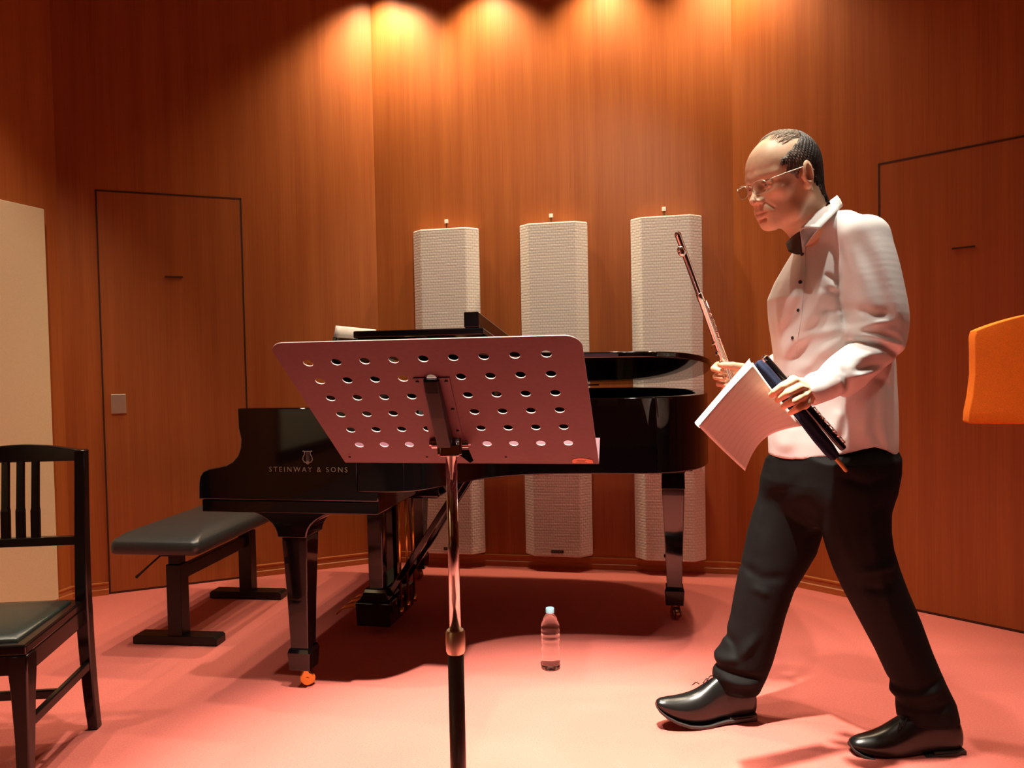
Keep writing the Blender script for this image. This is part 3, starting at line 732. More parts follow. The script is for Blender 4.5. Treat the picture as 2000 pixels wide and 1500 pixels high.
# ------------------------------------------------------------------ implicit-surface modelling (organic shapes)
class Field:
    def __init__(s, lo, hi, h):
        s.lo = np.array(lo, float); s.h = h
        s.n = [int(math.ceil((b - a) / h)) + 1 for a, b in zip(lo, hi)]
        s.ax = [(s.lo[i] + h * np.arange(s.n[i])).astype(np.float32) for i in range(3)]
        s.D = np.full(s.n, 1.0, np.float32)
    def blk(s, lo, hi):
        out = []
        for i in range(3):
            a = int(max(0, math.floor((lo[i] - s.lo[i]) / s.h))); b = int(min(s.n[i], math.ceil((hi[i] - s.lo[i]) / s.h) + 1))
            out.append(slice(a, max(a, b)))
        return tuple(out)
    def grid(s, b): return s.ax[0][b[0]][:, None, None], s.ax[1][b[1]][None, :, None], s.ax[2][b[2]][None, None, :]
    def put(s, fn, lo, hi, k, mode):
        m = k + .012
        b = s.blk([x - m for x in lo], [x + m for x in hi])
        if any(q.stop <= q.start for q in b): return s
        d = fn(*s.grid(b)).astype(np.float32); A = s.D[b]
        if mode == 'sub': A = -A
        if k > 0:
            hh = np.maximum(k - np.abs(A - d), 0) / k; r = np.minimum(A, d) - hh * hh * k * .25
        else: r = np.minimum(A, d)
        s.D[b] = -r if mode == 'sub' else r
        return s
    def rc(s, a, b, ra, rb, k=.01, mode='add'):
        a = np.array(a, float); b = np.array(b, float); ab = b - a; L = max(ab @ ab, 1e-12); rm = max(ra, rb)
        def fn(X, Y, Z):
            t = np.clip(((X - a[0]) * ab[0] + (Y - a[1]) * ab[1] + (Z - a[2]) * ab[2]) / L, 0, 1)
            return np.sqrt((X - a[0] - t * ab[0]) ** 2 + (Y - a[1] - t * ab[1]) ** 2 + (Z - a[2] - t * ab[2]) ** 2) - (ra + (rb - ra) * t)
        return s.put(fn, np.minimum(a, b) - rm, np.maximum(a, b) + rm, k, mode)
    def chain(s, pts, rads, k=.01, mode='add'):
        P = np.array([tuple(p) for p in pts], float); rm = max(rads)
        def fn(X, Y, Z):
            best = None
            for i in range(len(P) - 1):
                a, ab = P[i], P[i + 1] - P[i]; L = max(ab @ ab, 1e-12)
                t = np.clip(((X - a[0]) * ab[0] + (Y - a[1]) * ab[1] + (Z - a[2]) * ab[2]) / L, 0, 1)
                d = np.sqrt((X - a[0] - t * ab[0]) ** 2 + (Y - a[1] - t * ab[1]) ** 2 + (Z - a[2] - t * ab[2]) ** 2) - (rads[i] + (rads[i + 1] - rads[i]) * t)
                best = d if best is None else np.minimum(best, d)
            return best
        return s.put(fn, P.min(0) - rm, P.max(0) + rm, k, mode)
    def ell(s, c, r, A=None, k=.01, mode='add'):
        c = np.array(c, float); A = np.eye(3) if A is None else np.array(A, float)
        def fn(X, Y, Z):
            x, y, z = X - c[0], Y - c[1], Z - c[2]
            q = [A[i][0] * x + A[i][1] * y + A[i][2] * z for i in range(3)]
            k0 = np.sqrt(sum((q[i] / r[i]) ** 2 for i in range(3))) + 1e-9
            k1 = np.sqrt(sum((q[i] / r[i] ** 2) ** 2 for i in range(3))) + 1e-9
            return k0 * (k0 - 1) / k1
        m = max(r); return s.put(fn, c - m, c + m, k, mode)
    def loft(s, rows, k=.01, power=2.0):
        # rows: z, cx, cy, semi-axis a along dir, semi-axis b across, dir angle
        rows = sorted(rows); T = np.array(rows, float); z0, z1 = T[0, 0], T[-1, 0]
        ext = T[:, 3:5].max() * 1.3
        def fn(X, Y, Z):
            zc = Z.ravel(); g = [np.interp(zc, T[:, 0], T[:, i])[None, None, :] for i in range(1, 6)]
            c, q = np.cos(g[4]), np.sin(g[4])
            u = (X - g[0]) * c + (Y - g[1]) * q; v = -(X - g[0]) * q + (Y - g[1]) * c
            if power == 2.0:
                k0 = np.sqrt((u / g[2]) ** 2 + (v / g[3]) ** 2) + 1e-9
                k1 = np.sqrt((u / g[2] ** 2) ** 2 + (v / g[3] ** 2) ** 2) + 1e-9
                d = k0 * (k0 - 1) / k1
            else:
                k0 = (np.abs(u / g[2]) ** power + np.abs(v / g[3]) ** power) ** (1 / power); d = (k0 - 1) * np.minimum(g[2], g[3])
            return np.maximum(d, np.maximum(z0 - Z, Z - z1))
        return s.put(fn, (T[:, 1].min() - ext, T[:, 2].min() - ext, z0 - .01), (T[:, 1].max() + ext, T[:, 2].max() + ext, z1 + .01), k, 'add')
    def crease(s, pts, width, amp, yc, side=-1):
        # a ridge (amp > 0) or valley (amp < 0) in cloth along a polyline, on the side of yc facing -y
        P = [np.array(p, float) for p in pts]; wd = width
        lo = np.min(P, axis=0) - 3 * wd; hi = np.max(P, axis=0) + 3 * wd
        lo[1], hi[1] = (s.lo[1], yc + .03) if side < 0 else (yc - .03, s.lo[1] + s.n[1] * s.h)
        b = s.blk(lo, hi); X, Y, Z = s.grid(b)
        if any(q.stop <= q.start for q in b): return s
        best = None; n = len(P) - 1
        for i in range(n):
            a, c = P[i], P[i + 1]; ab = c - a; L = ab[0] ** 2 + ab[2] ** 2 + 1e-12
            t = np.clip(((X - a[0]) * ab[0] + (Z - a[2]) * ab[2]) / L, 0, 1)
            d2 = (X - a[0] - t * ab[0]) ** 2 + (Z - a[2] - t * ab[2]) ** 2
            gt = (i + t) / n; e = np.exp(-d2 / wd ** 2) * np.clip(np.sin(PI * np.clip(gt * .9 + .05, 0, 1)) * 1.6, 0, 1)
            best = e if best is None else np.maximum(best, e)
        wy = np.clip((yc - Y) * (-side) * -1 / .03, 0, 1) if side > 0 else np.clip((yc - Y) / .03, 0, 1)
        s.D[b] -= (amp * best * wy).astype(np.float32)
        return s
    def mesh(s, relax=1):
        F = s.D; n = s.n; S = F < 0
        cs = np.zeros([q - 1 for q in n], np.int8)
        for i in (0, 1):
            for j in (0, 1):
                for k in (0, 1): cs += S[i:n[0] - 1 + i, j:n[1] - 1 + j, k:n[2] - 1 + k]
        act = (cs > 0) & (cs < 8); idx = np.argwhere(act); I, J, K = idx.T
        ac = np.zeros((len(idx), 3)); cnt = np.zeros(len(idx))
        for a in range(3):
            o1, o2 = [q for q in range(3) if q != a]
            for p in (0, 1):
                for q in (0, 1):
                    d = np.zeros(3, int); d[o1] = p; d[o2] = q; e = d.copy(); e[a] = 1
                    f0 = F[I + d[0], J + d[1], K + d[2]].astype(float); f1 = F[I + e[0], J + e[1], K + e[2]].astype(float)
                    m = (f0 < 0) != (f1 < 0); t = np.where(m, f0 / np.where(m, f0 - f1, 1), 0)
                    pt = np.tile(d.astype(float), (len(idx), 1)); pt[:, a] = t
                    ac[m] += pt[m]; cnt[m] += 1
        V = s.lo + (idx + ac / cnt[:, None]) * s.h
        im = np.full([q - 1 for q in n], -1, np.int64); im[I, J, K] = np.arange(len(idx))
        quads = []
        for a in range(3):
            o1, o2 = [(1, 2), (2, 0), (0, 1)][a]
            sl0 = [slice(1, n[q] - 1) for q in range(3)]; sl0[a] = slice(0, n[a] - 1)
            sl1 = list(sl0); sl1[a] = slice(1, n[a])
            A, B = S[tuple(sl0)], S[tuple(sl1)]; e = np.argwhere(A != B); fl = A[tuple(e.T)]
            e = e + np.array([0 if q == a else 1 for q in range(3)])
            def cell(p, q):
                c = e.copy(); c[:, o1] -= p; c[:, o2] -= q; return im[c[:, 0], c[:, 1], c[:, 2]]
            Q = np.stack([cell(1, 1), cell(0, 1), cell(0, 0), cell(1, 0)], 1); Q[~fl] = Q[~fl][:, ::-1]; quads.append(Q)
        Q = np.concatenate(quads); Q = Q[(Q >= 0).all(1)]
        for _ in range(relax):
            acc = np.zeros_like(V); c = np.zeros(len(V))
            for i in range(4):
                a, b = Q[:, i], Q[:, (i + 1) % 4]
                for ax in range(3):
                    acc[:, ax] += np.bincount(a, V[b, ax], len(V)) + np.bincount(b, V[a, ax], len(V))
                c += np.bincount(a, minlength=len(V)) + np.bincount(b, minlength=len(V))
            V = V * .4 + acc / np.maximum(c, 1)[:, None] * .6
        return V, Q
def organic(name, parts, mat, parent, origin, tints=None):
    off = 0; Vs = []; Qs = []
    for V, Q in parts: Vs.append(V - np.array(origin)); Qs.append(Q + off); off += len(V)
    V = np.concatenate(Vs); Q = np.concatenate(Qs)
    me = bpy.data.meshes.new(name)
    me.vertices.add(len(V)); me.vertices.foreach_set('co', V.astype(np.float32).ravel())
    me.loops.add(len(Q) * 4); me.loops.foreach_set('vertex_index', Q.astype(np.int32).ravel())
    me.polygons.add(len(Q)); me.polygons.foreach_set('loop_start', np.arange(0, len(Q) * 4, 4, dtype=np.int32))
    me.polygons.foreach_set('use_smooth', np.ones(len(Q), bool))
    if tints is not None:
        at = me.color_attributes.new('complexion', 'FLOAT_COLOR', 'POINT')
        at.data.foreach_set('color', np.concatenate([tints, np.ones((len(V), 1))], 1).astype(np.float32).ravel())
    me.update(calc_edges=True); me.validate()
    o = bpy.data.objects.new(name, me); C.objects.link(o); o.parent = parent
    me.materials.append(MAT[mat]); return o
def W(px, py, y): return np.array(on_y(px, py, y))
def band(rows, dep, a_mul=1.0, b_abs=None, yaw=None):
    # photo rows (y, left, right) at a depth -> loft rows
    out = []
    for r in rows:
        y, l, rr = r[:3]; d = r[3] if len(r) > 3 and r[3] else dep
        P, Q = W(l, y, d), W(rr, y, d); ex = (Q[0] - P[0]) / 2; cx = (Q[0] + P[0]) / 2; z = (P[2] + Q[2]) / 2
        if yaw is not None:
            for _ in range(3):
                sc = ex / math.hypot(.13 * math.cos(yaw), .19 * math.sin(yaw))
                dy = (.19 ** 2 - .13 ** 2) * sc * sc * math.sin(yaw) * math.cos(yaw) / ex
                P, Q = W(l, y, d + dy), W(rr, y, d - dy); ex = (Q[0] - P[0]) / 2; cx = (Q[0] + P[0]) / 2
            sc = ex / math.hypot(.13 * math.cos(yaw), .19 * math.sin(yaw)); out.append((z, cx, d, .13 * sc, .19 * sc, PI + yaw))
        else: out.append((z, cx, d, ex * a_mul, (r[4] if len(r) > 4 else b_abs), 0.0))
    return out

# ------------------------------------------------------------------ person
MAT['shirt'] = plain('white_cotton', (0.74, 0.73, 0.72), 0.85, 0, 0.2, 0.02, 200, 0.03)
MAT['trousers'] = plain('black_wool', (0.0055, 0.0048, 0.0048), 0.75, 0, 0.14, 0.2, 500, 0.12)
MAT['shoe'] = plain('black_leather', (0.008, 0.0075, 0.007), 0.27, 0, 0.42, 0.2, 60, 0.05)
MAT['sole'] = plain('black_rubber_sole', (0.030, 0.022, 0.020), 0.6)
MAT['lining'] = plain('dark_brown_lining', (0.030, 0.014, 0.012), 0.8)
MAT['lens'] = None
def skin_mat():
    m, nt, b = new_mat('skin')
    at = N(nt, 'ShaderNodeVertexColor'); at.layer_name = 'complexion'
    f = noise(nt, coords(nt), 90, 4)
    mx = N(nt, 'ShaderNodeMix', data_type='RGBA', blend_type='MULTIPLY'); mx.inputs['Factor'].default_value = 1
    nt.links.new(at.outputs['Color'], mx.inputs['A'])
    nt.links.new(ramp(nt, f, [(.3, (.93, .90, .90)), (.7, (1, 1, 1))]), mx.inputs['B'])
    nt.links.new(mx.outputs['Result'], b.inputs['Base Color'])
    b.inputs['Roughness'].default_value = .48; b.inputs['Specular IOR Level'].default_value = .4
    b.inputs['Subsurface Weight'].default_value = .08; b.inputs['Subsurface Radius'].default_value = (.012, .004, .002); b.inputs['Subsurface Scale'].default_value = .6
    bump(nt, b, f, .06, .001)
    return m
MAT['skin'] = skin_mat()
SKIN = np.array([.78, .53, .345])
def hair_mat():
    m, nt, b = new_mat('greying_black_hair')
    f = noise(nt, coords(nt, (260, 260, 60)), 1.0, 3, .7); g = noise(nt, coords(nt), 26, 3)
    ml = N(nt, 'ShaderNodeMath', operation='MULTIPLY'); nt.links.new(f, ml.inputs[0]); nt.links.new(g, ml.inputs[1])
    at = N(nt, 'ShaderNodeVertexColor'); at.layer_name = 'complexion'
    mx = N(nt, 'ShaderNodeMix', data_type='RGBA'); nt.links.new(at.outputs['Color'], mx.inputs['Factor'])
    nt.links.new(ramp(nt, ml.outputs[0], [(.18, (.008, .006, .005)), (.34, (.022, .016, .013)), (.46, (.12, .095, .08))]), mx.inputs['A'])
    nt.links.new(ramp(nt, ml.outputs[0], [(.16, (.030, .021, .016)), (.25, (.12, .09, .07)), (.36, (.36, .29, .22))]), mx.inputs['B'])
    nt.links.new(mx.outputs['Result'], b.inputs['Base Color'])
    b.inputs['Roughness'].default_value = .5
    bump(nt, b, f, .8, .003)
    return m
MAT['hair'] = hair_mat()
MAT['greyhair'] = plain('thin_grey_hair', (.42, .35, .27), .6, 0, .3, .4, 500, .3)
PO = Vector((float(W(1600, 1440, 2.17)[0]), 2.17, 0))
person = empty('person', PO)
tag(person, 'person in white shirt, black trousers and black shoes walking left holding a flute and papers', 'person')

# ---- head, in head axes: f forward, s towards the person's left (viewer), u up
HPSI, HTH, HSC = R(21), R(14.5), 1.04
HF = np.array([-math.cos(HPSI) * math.cos(HTH), -math.sin(HPSI) * math.cos(HTH), -math.sin(HTH)])
HS = np.array([math.sin(HPSI), -math.cos(HPSI), 0]); HU = np.cross(HF, HS); HA = np.array([HF, HS, HU])
HO = W(1530.5, 344, 2.13)
def h2w(P): return HO + HSC * (np.asarray(P, float) @ HA)
def w2h(P): return (HA @ (np.asarray(P, float) - HO)) / HSC
neck_base = W(1601, 462, 2.18); nb = w2h(neck_base)
H = Field((-.17, -.11, -.26), (.145, .11, .135), .0019)
H.ell((-.008, 0, .022), (.098, .0765, .092), k=0)
H.ell((.040, 0, .020), (.058, .066, .066), k=.02)
H.ell((.045, 0, -.045), (.052, .056, .080), k=.025)
for s in (-1, 1):
    H.rc((-.005, s * .056, -.055), (.030, s * .044, -.098), .020, .018, .03)
    H.rc((.030, s * .044, -.098), (.074, s * .014, -.113), .018, .014, .025)
    H.ell((.060, s * .043, -.032), (.024, .022, .018), k=.02)
    H.rc((.088, s * .012, .012), (.070, s * .050, .010), .010, .010, .014)
H.ell((.079, 0, -.108), (.017, .022, .016), k=.015)
H.ell((.078, 0, -.078), (.026, .034, .026), k=.02)
for s in (-1, 1): H.ell((.094, s * .033, -.012), (.014, .0185, .0125), k=.012, mode='sub')
for s in (-1, 1):
    H.ell((.0765, s * .0325, -.0125), (.0150, .0165, .0130), k=.004)
    H.rc((.0885, s * .020, -.006), (.0845, s * .046, -.0085), .0030, .0030, .004)     # upper lid fold
    H.rc((.0880, s * .022, -.0205), (.0840, s * .044, -.0190), .0022, .0022, .004)    # lower lid
    H.rc((.0905, s * .020, -.0128), (.0870, s * .0445, -.0135), .0009, .0009, .0018, 'sub')
    H.rc((.0975, s * .019, -.052), (.0840, s * .034, -.074), .0010, .0008, .010, 'sub')  # nasolabial fold
H.chain([(.090, 0, .008), (.094, 0, -.010), (.105, 0, -.030), (.113, 0, -.044)], [.0075, .0068, .0075, .0105], .010)
for s in (-1, 1):
    H.ell((.1005, s * .0125, -.0485), (.0115, .0075, .0075), k=.006)
    H.ell((.1035, s * .0068, -.0565), (.0050, .0032, .0030), k=.003, mode='sub')
H.rc((.099, 0, -.054), (.100, 0, -.068), .004, .004, .008)
H.chain([(.0925, -.022, -.0785), (.1020, -.008, -.0745), (.1015, 0, -.0755), (.1020, .008, -.0745), (.0925, .022, -.0785)], [.0032, .0050, .0050, .0050, .0032], .005)
H.chain([(.0905, -.019, -.0830), (.0990, 0, -.0875), (.0905, .019, -.0830)], [.0035, .0066, .0035], .006)
H.chain([(.0985, -.024, -.0795), (.1075, 0, -.0805), (.0985, .024, -.0795)], [.0012, .0010, .0012], .0025, 'sub')
H.rc((.094, -.010, -.0975), (.094, .010, -.0975), .004, .004, .008, 'sub')
H.chain([(-.036, 0, -.045), tuple(nb * .5 + np.array((-.036, 0, -.045)) * .5 + np.array((.004, 0, 0))), tuple(nb)], [.057, .054, .058], .03)
H.rc((.012, 0, -.098), tuple(nb * .6 + np.array((.02, 0, -.09)) * .4 + np.array((.02, 0, 0))), .030, .034, .03)
SKULL = H.D.copy()
for s in (-1, 1):      # ears
    e = np.array([[.95, s * .28, .10], [-s * .28, .95 , 0], [-.10, 0, .99]]); e = np.array([v / np.linalg.norm(v) for v in e])
    H.ell((-.006, s * .0815, -.010), (.0210, .0080, .0320), e, .006)
    H.ell((.000, s * .0800, -.038), (.0110, .0075, .0125), None, .006)
    H.ell((-.003, s * .0900, -.012), (.0120, .0085, .0210), e, .003, 'sub')
    H.ell((.002, s * .0870, -.020), (.0075, .0090, .0110), None, .003, 'sub')
    H.rc((-.012, s * .0855, -.024), (-.010, s * .0860, .004), .0030, .0030, .004)
    H.rc((.012, s * .0810, -.018), (.010, s * .0810, -.026), .0055, .0045, .004)
Hv, Hq = H.mesh(1)
ht = np.tile(SKIN, (len(Hv), 1))
def blob(c, r, col, amt):
    global ht
    d = np.sqrt((((Hv - np.array(c)) / np.array(r)) ** 2).sum(1)); k = np.clip(1.25 - d, 0, 1)[:, None] * amt
    ht = ht * (1 - k) + np.array(col) * k
LIP = (.46, .17, .125)
for y in (-.012, 0, .012): blob((.100, y, -.0815), (.010, .013, .0095), LIP, .6)
for s in (-1, 1):
    blob((.06, s * .045, -.04), (.03, .03, .025), (.72, .40, .26), .4)
    blob((-.010, s * .083, -.015), (.03, .02, .04), (.70, .34, .22), .5)
    blob((.090, s * .033, -.010), (.012, .02, .011), (.62, .36, .24), .4)
blob((.112, 0, -.046), (.014, .016, .014), (.72, .38, .25), .4)
Hw = h2w(Hv)

# ---- hands (world space), 1.9 mm cells
def hand(pts, lo_pad=.03, cell=.0019):
    allp = np.array([q for f in pts for q in f[0]]); F = Field(allp.min(0) - lo_pad, allp.max(0) + lo_pad, cell)
    for P, Rr, k in pts: F.chain(P, Rr, k)
    return F
lw = W(1590, 763, 1.945); lfa = W(1625, 745, 1.965)
Lf = [[W(1550, 744, 1.912), W(1528, 755, 1.893), W(1514, 765, 1.903), W(1507, 771, 1.922)],
      [W(1559, 757, 1.906), W(1537, 768, 1.886), W(1525, 776, 1.897), W(1519, 781, 1.918)],
      [W(1567, 773, 1.906), W(1548, 784, 1.887), W(1536, 790, 1.899), W(1531, 794, 1.920)],
      [W(1572, 789, 1.912), W(1557, 798, 1.896), W(1549, 803, 1.906), W(1544, 806, 1.922)]]
LRad = [[.0118, .0106, .0092, .0080], [.0120, .0108, .0094, .0082], [.0116, .0102, .0088, .0078], [.0106, .0090, .0079, .0070]]
items = [([lfa, lw], [.030, .026], .01)]
for P, r in zip(Lf, LRad): items.append((P, r, .0028))
LH = hand(items)
for P in Lf: LH.rc(lw * .75 + P[0] * .25, P[0] + np.array((0, .006, 0)), .0155, .0125, .010)
LH.rc(W(1560, 752, 1.925), W(1568, 784, 1.925), .015, .014, .012)
th = [W(1583, 752, 1.940), W(1560, 747, 1.957), W(1530, 754, 1.972), W(1508, 770, 1.970)]
LH.chain(th, [.016, .0135, .0115, .0090], .004)
for i, P in enumerate(Lf): LH.ell(P[0] + np.array((0, -.006, .001)), (.0085, .0075, .0085), None, .006)
# tendon lines and nails stay subtle
for P in Lf: LH.rc(lw + np.array((-.012, -.020, .004)), P[0] + np.array((.006, -.009, .002)), .0030, .0036, .006)
rw = W(1486, 737, 2.315); rfa = W(1530, 720, 2.35)
Rf = [[W(1432, 716, 2.332), W(1402, 713, 2.328), W(1394, 720, 2.296), W(1409, 725, 2.272)],
      [W(1436, 730, 2.335), W(1405, 731, 2.332), W(1398, 736, 2.300), W(1412, 739, 2.274)],
      [W(1440, 745, 2.335), W(1411, 746, 2.332), W(1404, 750, 2.300), W(1418, 752, 2.274)],
      [W(1444, 758, 2.332), W(1419, 760, 2.328), W(1413, 763, 2.300), W(1425, 764, 2.278)]]
items = [([rfa, rw], [.030, .026], .01)]
for P, r in zip(Rf, LRad): items.append((P, [q * 1.03 for q in r], .0028))
RH = hand(items)
for P in Rf: RH.rc(rw * .7 + P[0] * .3, P[0], .0150, .0125, .010)
RH.chain([W(1474, 732, 2.300), W(1450, 718, 2.276), W(1428, 714, 2.262), W(1411, 713, 2.262)], [.0165, .0130, .0110, .0088], .004)
Lm, Rm = LH.mesh(1), RH.mesh(1)

# ---- the rest of the body under the clothes, one coarse surface
YAW = R(35)
B = Field((.36, 1.86, .02), (1.30, 2.50, 1.50), .006)
def shrink(rows, k): return [(a, b, c, d * k, e * k, f) for a, b, c, d, e, f in rows]
torso = band([(422, 1592, 1668), (434, 1578, 1694), (452, 1566, 1708), (480, 1555, 1716), (510, 1537, 1722), (545, 1517, 1726), (580, 1503, 1728), (620, 1505, 1731), (660, 1511, 1735), (700, 1516, 1739), (740, 1515, 1741), (780, 1511, 1743), (820, 1507, 1744), (860, 1505, 1744), (890, 1506, 1743), (918, 1507, 1741)], 2.17, yaw=YAW)
B.loft(shrink(torso, .80), k=0)
lsh = W(1694, 455, 2.045); lel = W(1722, 660, 2.005); rsh = W(1592, 500, 2.30); rel = W(1556, 690, 2.40)
B.chain([lsh, lel, lfa, lw], [.045, .040, .032, .026], .02); B.chain([rsh, rel, rfa, rw], [.045, .040, .032, .026], .02)
B.chain([neck_base + np.array((0, 0, .03)), W(1625, 500, 2.18)], [.055, .09], .03)
near_leg = band([(900, 1590, 1748), (930, 1594, 1743), (980, 1600, 1735), (1035, 1608, 1735), (1070, 1617, 1740), (1110, 1630, 1753), (1150, 1648, 1768), (1210, 1680, 1794), (1270, 1712, 1816), (1330, 1740, 1842), (1370, 1752, 1862), (1404, 1756, 1870)], 2.075, b_abs=.088)
near_leg = [(z, x, y, a, .070 + .028 * min(1, max(0, (z - .25) / .6)), f) for z, x, y, a, b, f in near_leg]
far_leg = band([(900, 1503, 1600), (930, 1492, 1602), (980, 1481, 1604), (1035, 1465, 1606), (1080, 1456, 1592), (1110, 1448, 1574), (1150, 1440, 1549), (1200, 1430, 1532), (1240, 1417, 1522), (1290, 1396, 1508), (1320, 1392, 1496), (1346, 1402, 1482)], 2.265, b_abs=.088)
far_leg = [(z, x, y, a, .068 + .028 * min(1, max(0, (z - .25) / .6)), f) for z, x, y, a, b, f in far_leg]
B.loft(shrink(near_leg, .72), .03); B.loft(shrink(far_leg, .72), .03)
Bm = B.mesh(2)
tin = np.concatenate([ht] + [np.tile(SKIN * np.array([.98, .90, .86]), (len(m[0]), 1)) for m in (Lm, Rm, Bm)])
organic('body', [(Hw, Hq), Lm, Rm, Bm], 'skin', person, PO, tin)

# ---- shirt
S = Field((.60, 1.84, .70), (1.30, 2.53, 1.53), .0034)
S.loft(torso, k=0)
S.chain([W(1648, 452, 2.12), W(1690, 466, 2.055)], [.050, .056], .03)
S.chain([W(1600, 470, 2.24), W(1597, 500, 2.29)], [.045, .050], .03)
el = W(1714, 668, 2.000)
_p = catmull([tuple(W(1691, 466, 2.045)) + (.060,), tuple(W(1701, 512, 2.03)) + (.065,), tuple(W(1707, 560, 2.018)) + (.071,), tuple(W(1714, 620, 2.005)) + (.075,), tuple(W(1719, 655, 2.000)) + (.065,)], 4)
S.chain([q[:3] for q in _p], [q[3] for q in _p], .02)
S.chain([W(1720, 672, 1.998), W(1690, 700, 1.985), W(1650, 728, 1.965), W(1612, 752, 1.948), W(1588, 764, 1.943)], [.052, .052, .047, .040, .036], .006)
S.rc(W(1668, 742, 1.985), W(1652, 765, 1.975), .030, .016, .02)          # cuff fold hanging below the forearm
S.chain([rsh, W(1556, 600, 2.37), rel], [.060, .065, .066], .02)
S.chain([rel, W(1535, 712, 2.36), W(1508, 724, 2.335)], [.058, .050, .042], .015)
S.rc(lw + (lw - lfa) * .35, lw - (lw - lfa) * .10, .0275, .027, .0, 'sub')
# cloth folds: (polyline px, width m, amplitude m, depth, y limit)
def fold(px, wid, amp, y=2.0, yc=2.2): S.crease([W(a, b, y) for a, b in px], wid, amp, yc)
for px, wid, amp in (
    ([(1606, 470), (1580, 560), (1562, 640), (1548, 730)], .018, .007),
    ([(1640, 500), (1606, 600), (1578, 680), (1556, 770)], .016, .007),
    ([(1625, 480), (1595, 580), (1570, 660)], .012, -.006),
    ([(1652, 560), (1610, 650), (1585, 720)], .016, -.006),
    ([(1652, 520), (1654, 580), (1662, 640)], .007, -.012),
    ([(1650, 545), (1630, 530)], .007, -.006), ([(1652, 560), (1632, 552)], .006, .005), ([(1656, 575), (1634, 566)], .006, -.005),
    ([(1660, 640), (1610, 650), (1590, 670)], .012, .006), ([(1662, 655), (1620, 690), (1592, 730)], .014, .007),
    ([(1660, 600), (1625, 605)], .009, -.005),
    ([(1700, 780), (1690, 830), (1700, 870)], .014, .006), ([(1725, 760), (1722, 830), (1735, 885)], .012, .005),
    ([(1672, 790), (1660, 850), (1640, 880)], .014, -.006), ([(1650, 800), (1635, 860)], .012, .006),
    ([(1700, 730), (1735, 745), (1748, 770)], .012, -.005), ([(1712, 850), (1725, 880)], .008, -.004), ([(1688, 845), (1680, 868)], .008, .004),
    ([(1510, 585), (1545, 560), (1570, 540)], .014, .004), ([(1525, 720), (1535, 800), (1530, 890)], .016, .006), ([(1560, 790), (1575, 850), (1570, 900)], .016, .006), ([(1550, 760), (1558, 850)], .012, -.005)):
    fold(px, wid, amp)
for px, wid, amp in (
    ([(1668, 450), (1688, 550), (1696, 640)], .016, .004), ([(1712, 450), (1736, 560), (1752, 660)], .018, .004),
    ([(1690, 450), (1716, 570), (1732, 680)], .014, -.003),
    ([(1676, 600), (1700, 615), (1726, 618)], .012, -.008), ([(1672, 645), (1700, 632), (1735, 625)], .009, .006),
    ([(1672, 652), (1710, 662), (1768, 682)], .008, .011), ([(1676, 668), (1712, 676), (1760, 692)], .008, -.012),
    ([(1720, 640), (1745, 655), (1766, 676)], .008, .005),
    ([(1660, 700), (1690, 690), (1720, 690)], .010, .006), ([(1655, 725), (1690, 715), (1740, 715)], .009, -.007), ([(1650, 735), (1690, 728), (1725, 712)], .008, .006),
    ([(1632, 715), (1640, 740), (1652, 765)], .009, -.006), ([(1620, 720), (1625, 745), (1635, 768)], .008, .004)):
    fold(px, wid, amp, 1.96, 2.06)
# hem line: front tail, high side, back tail
hx = [(1495, 885), (1508, 888), (1530, 906), (1560, 906), (1585, 900), (1606, 894), (1640, 884), (1668, 874), (1690, 869), (1715, 876), (1748, 898), (1765, 902)]
HP = np.array([W(a, b, 2.06) for a, b in hx]); b_ = S.blk((0, 0, .68), (3, 3, .98)); X_, Y_, Z_ = S.grid(b_)
zh = np.interp(X_.ravel(), HP[:, 0], HP[:, 2])[:, None, None]
S.D[b_] = np.maximum(S.D[b_], zh - Z_ + 0 * Y_)
Sm = S.mesh(5)
shirt = organic('shirt', [Sm], 'shirt', person, PO)
from mathutils.bvhtree import BVHTree
bv = BVHTree.FromPolygons([Vector(v) for v in Sm[0]], [tuple(q) for q in Sm[1]])
def hit_px(px, py):
    r = ray(px, py).normalized(); return bv.ray_cast(CAM_O, r)
for px, py, rr in ((1567, 497, .0052), (1563, 551, .0052), (1559, 606, .0046), (1548, 660, .0046), (1567, 459, .0036), (1541, 738, .0046)):
    loc, nor, _, _ = hit_px(px, py)
    if loc is None: continue
    q = nor.to_track_quat('Z', 'Y').to_matrix()
    smooth_by_angle(MB().lathe([(0, -.001), (rr, -.001), (rr, .0016), (rr * .8, .0022), (rr * .6, .0014), (0, .0014)], loc - PO, 16, q).build('button', 'lining', shirt), 40)
# placket edge: a thin folded strip down the front
pk = [hit_px(px, py) for px, py in ((1574, 470), (1573, 500), (1571, 540), (1568, 580), (1565, 620), (1558, 660), (1553, 700))]
pts = [p[0] + p[1] * .0004 - PO for p in pk if p[0] is not None]
if len(pts) > 3: MB().tube(catmull(pts, 4), .0011, 6).build('placket_edge', 'shirt', shirt, True)
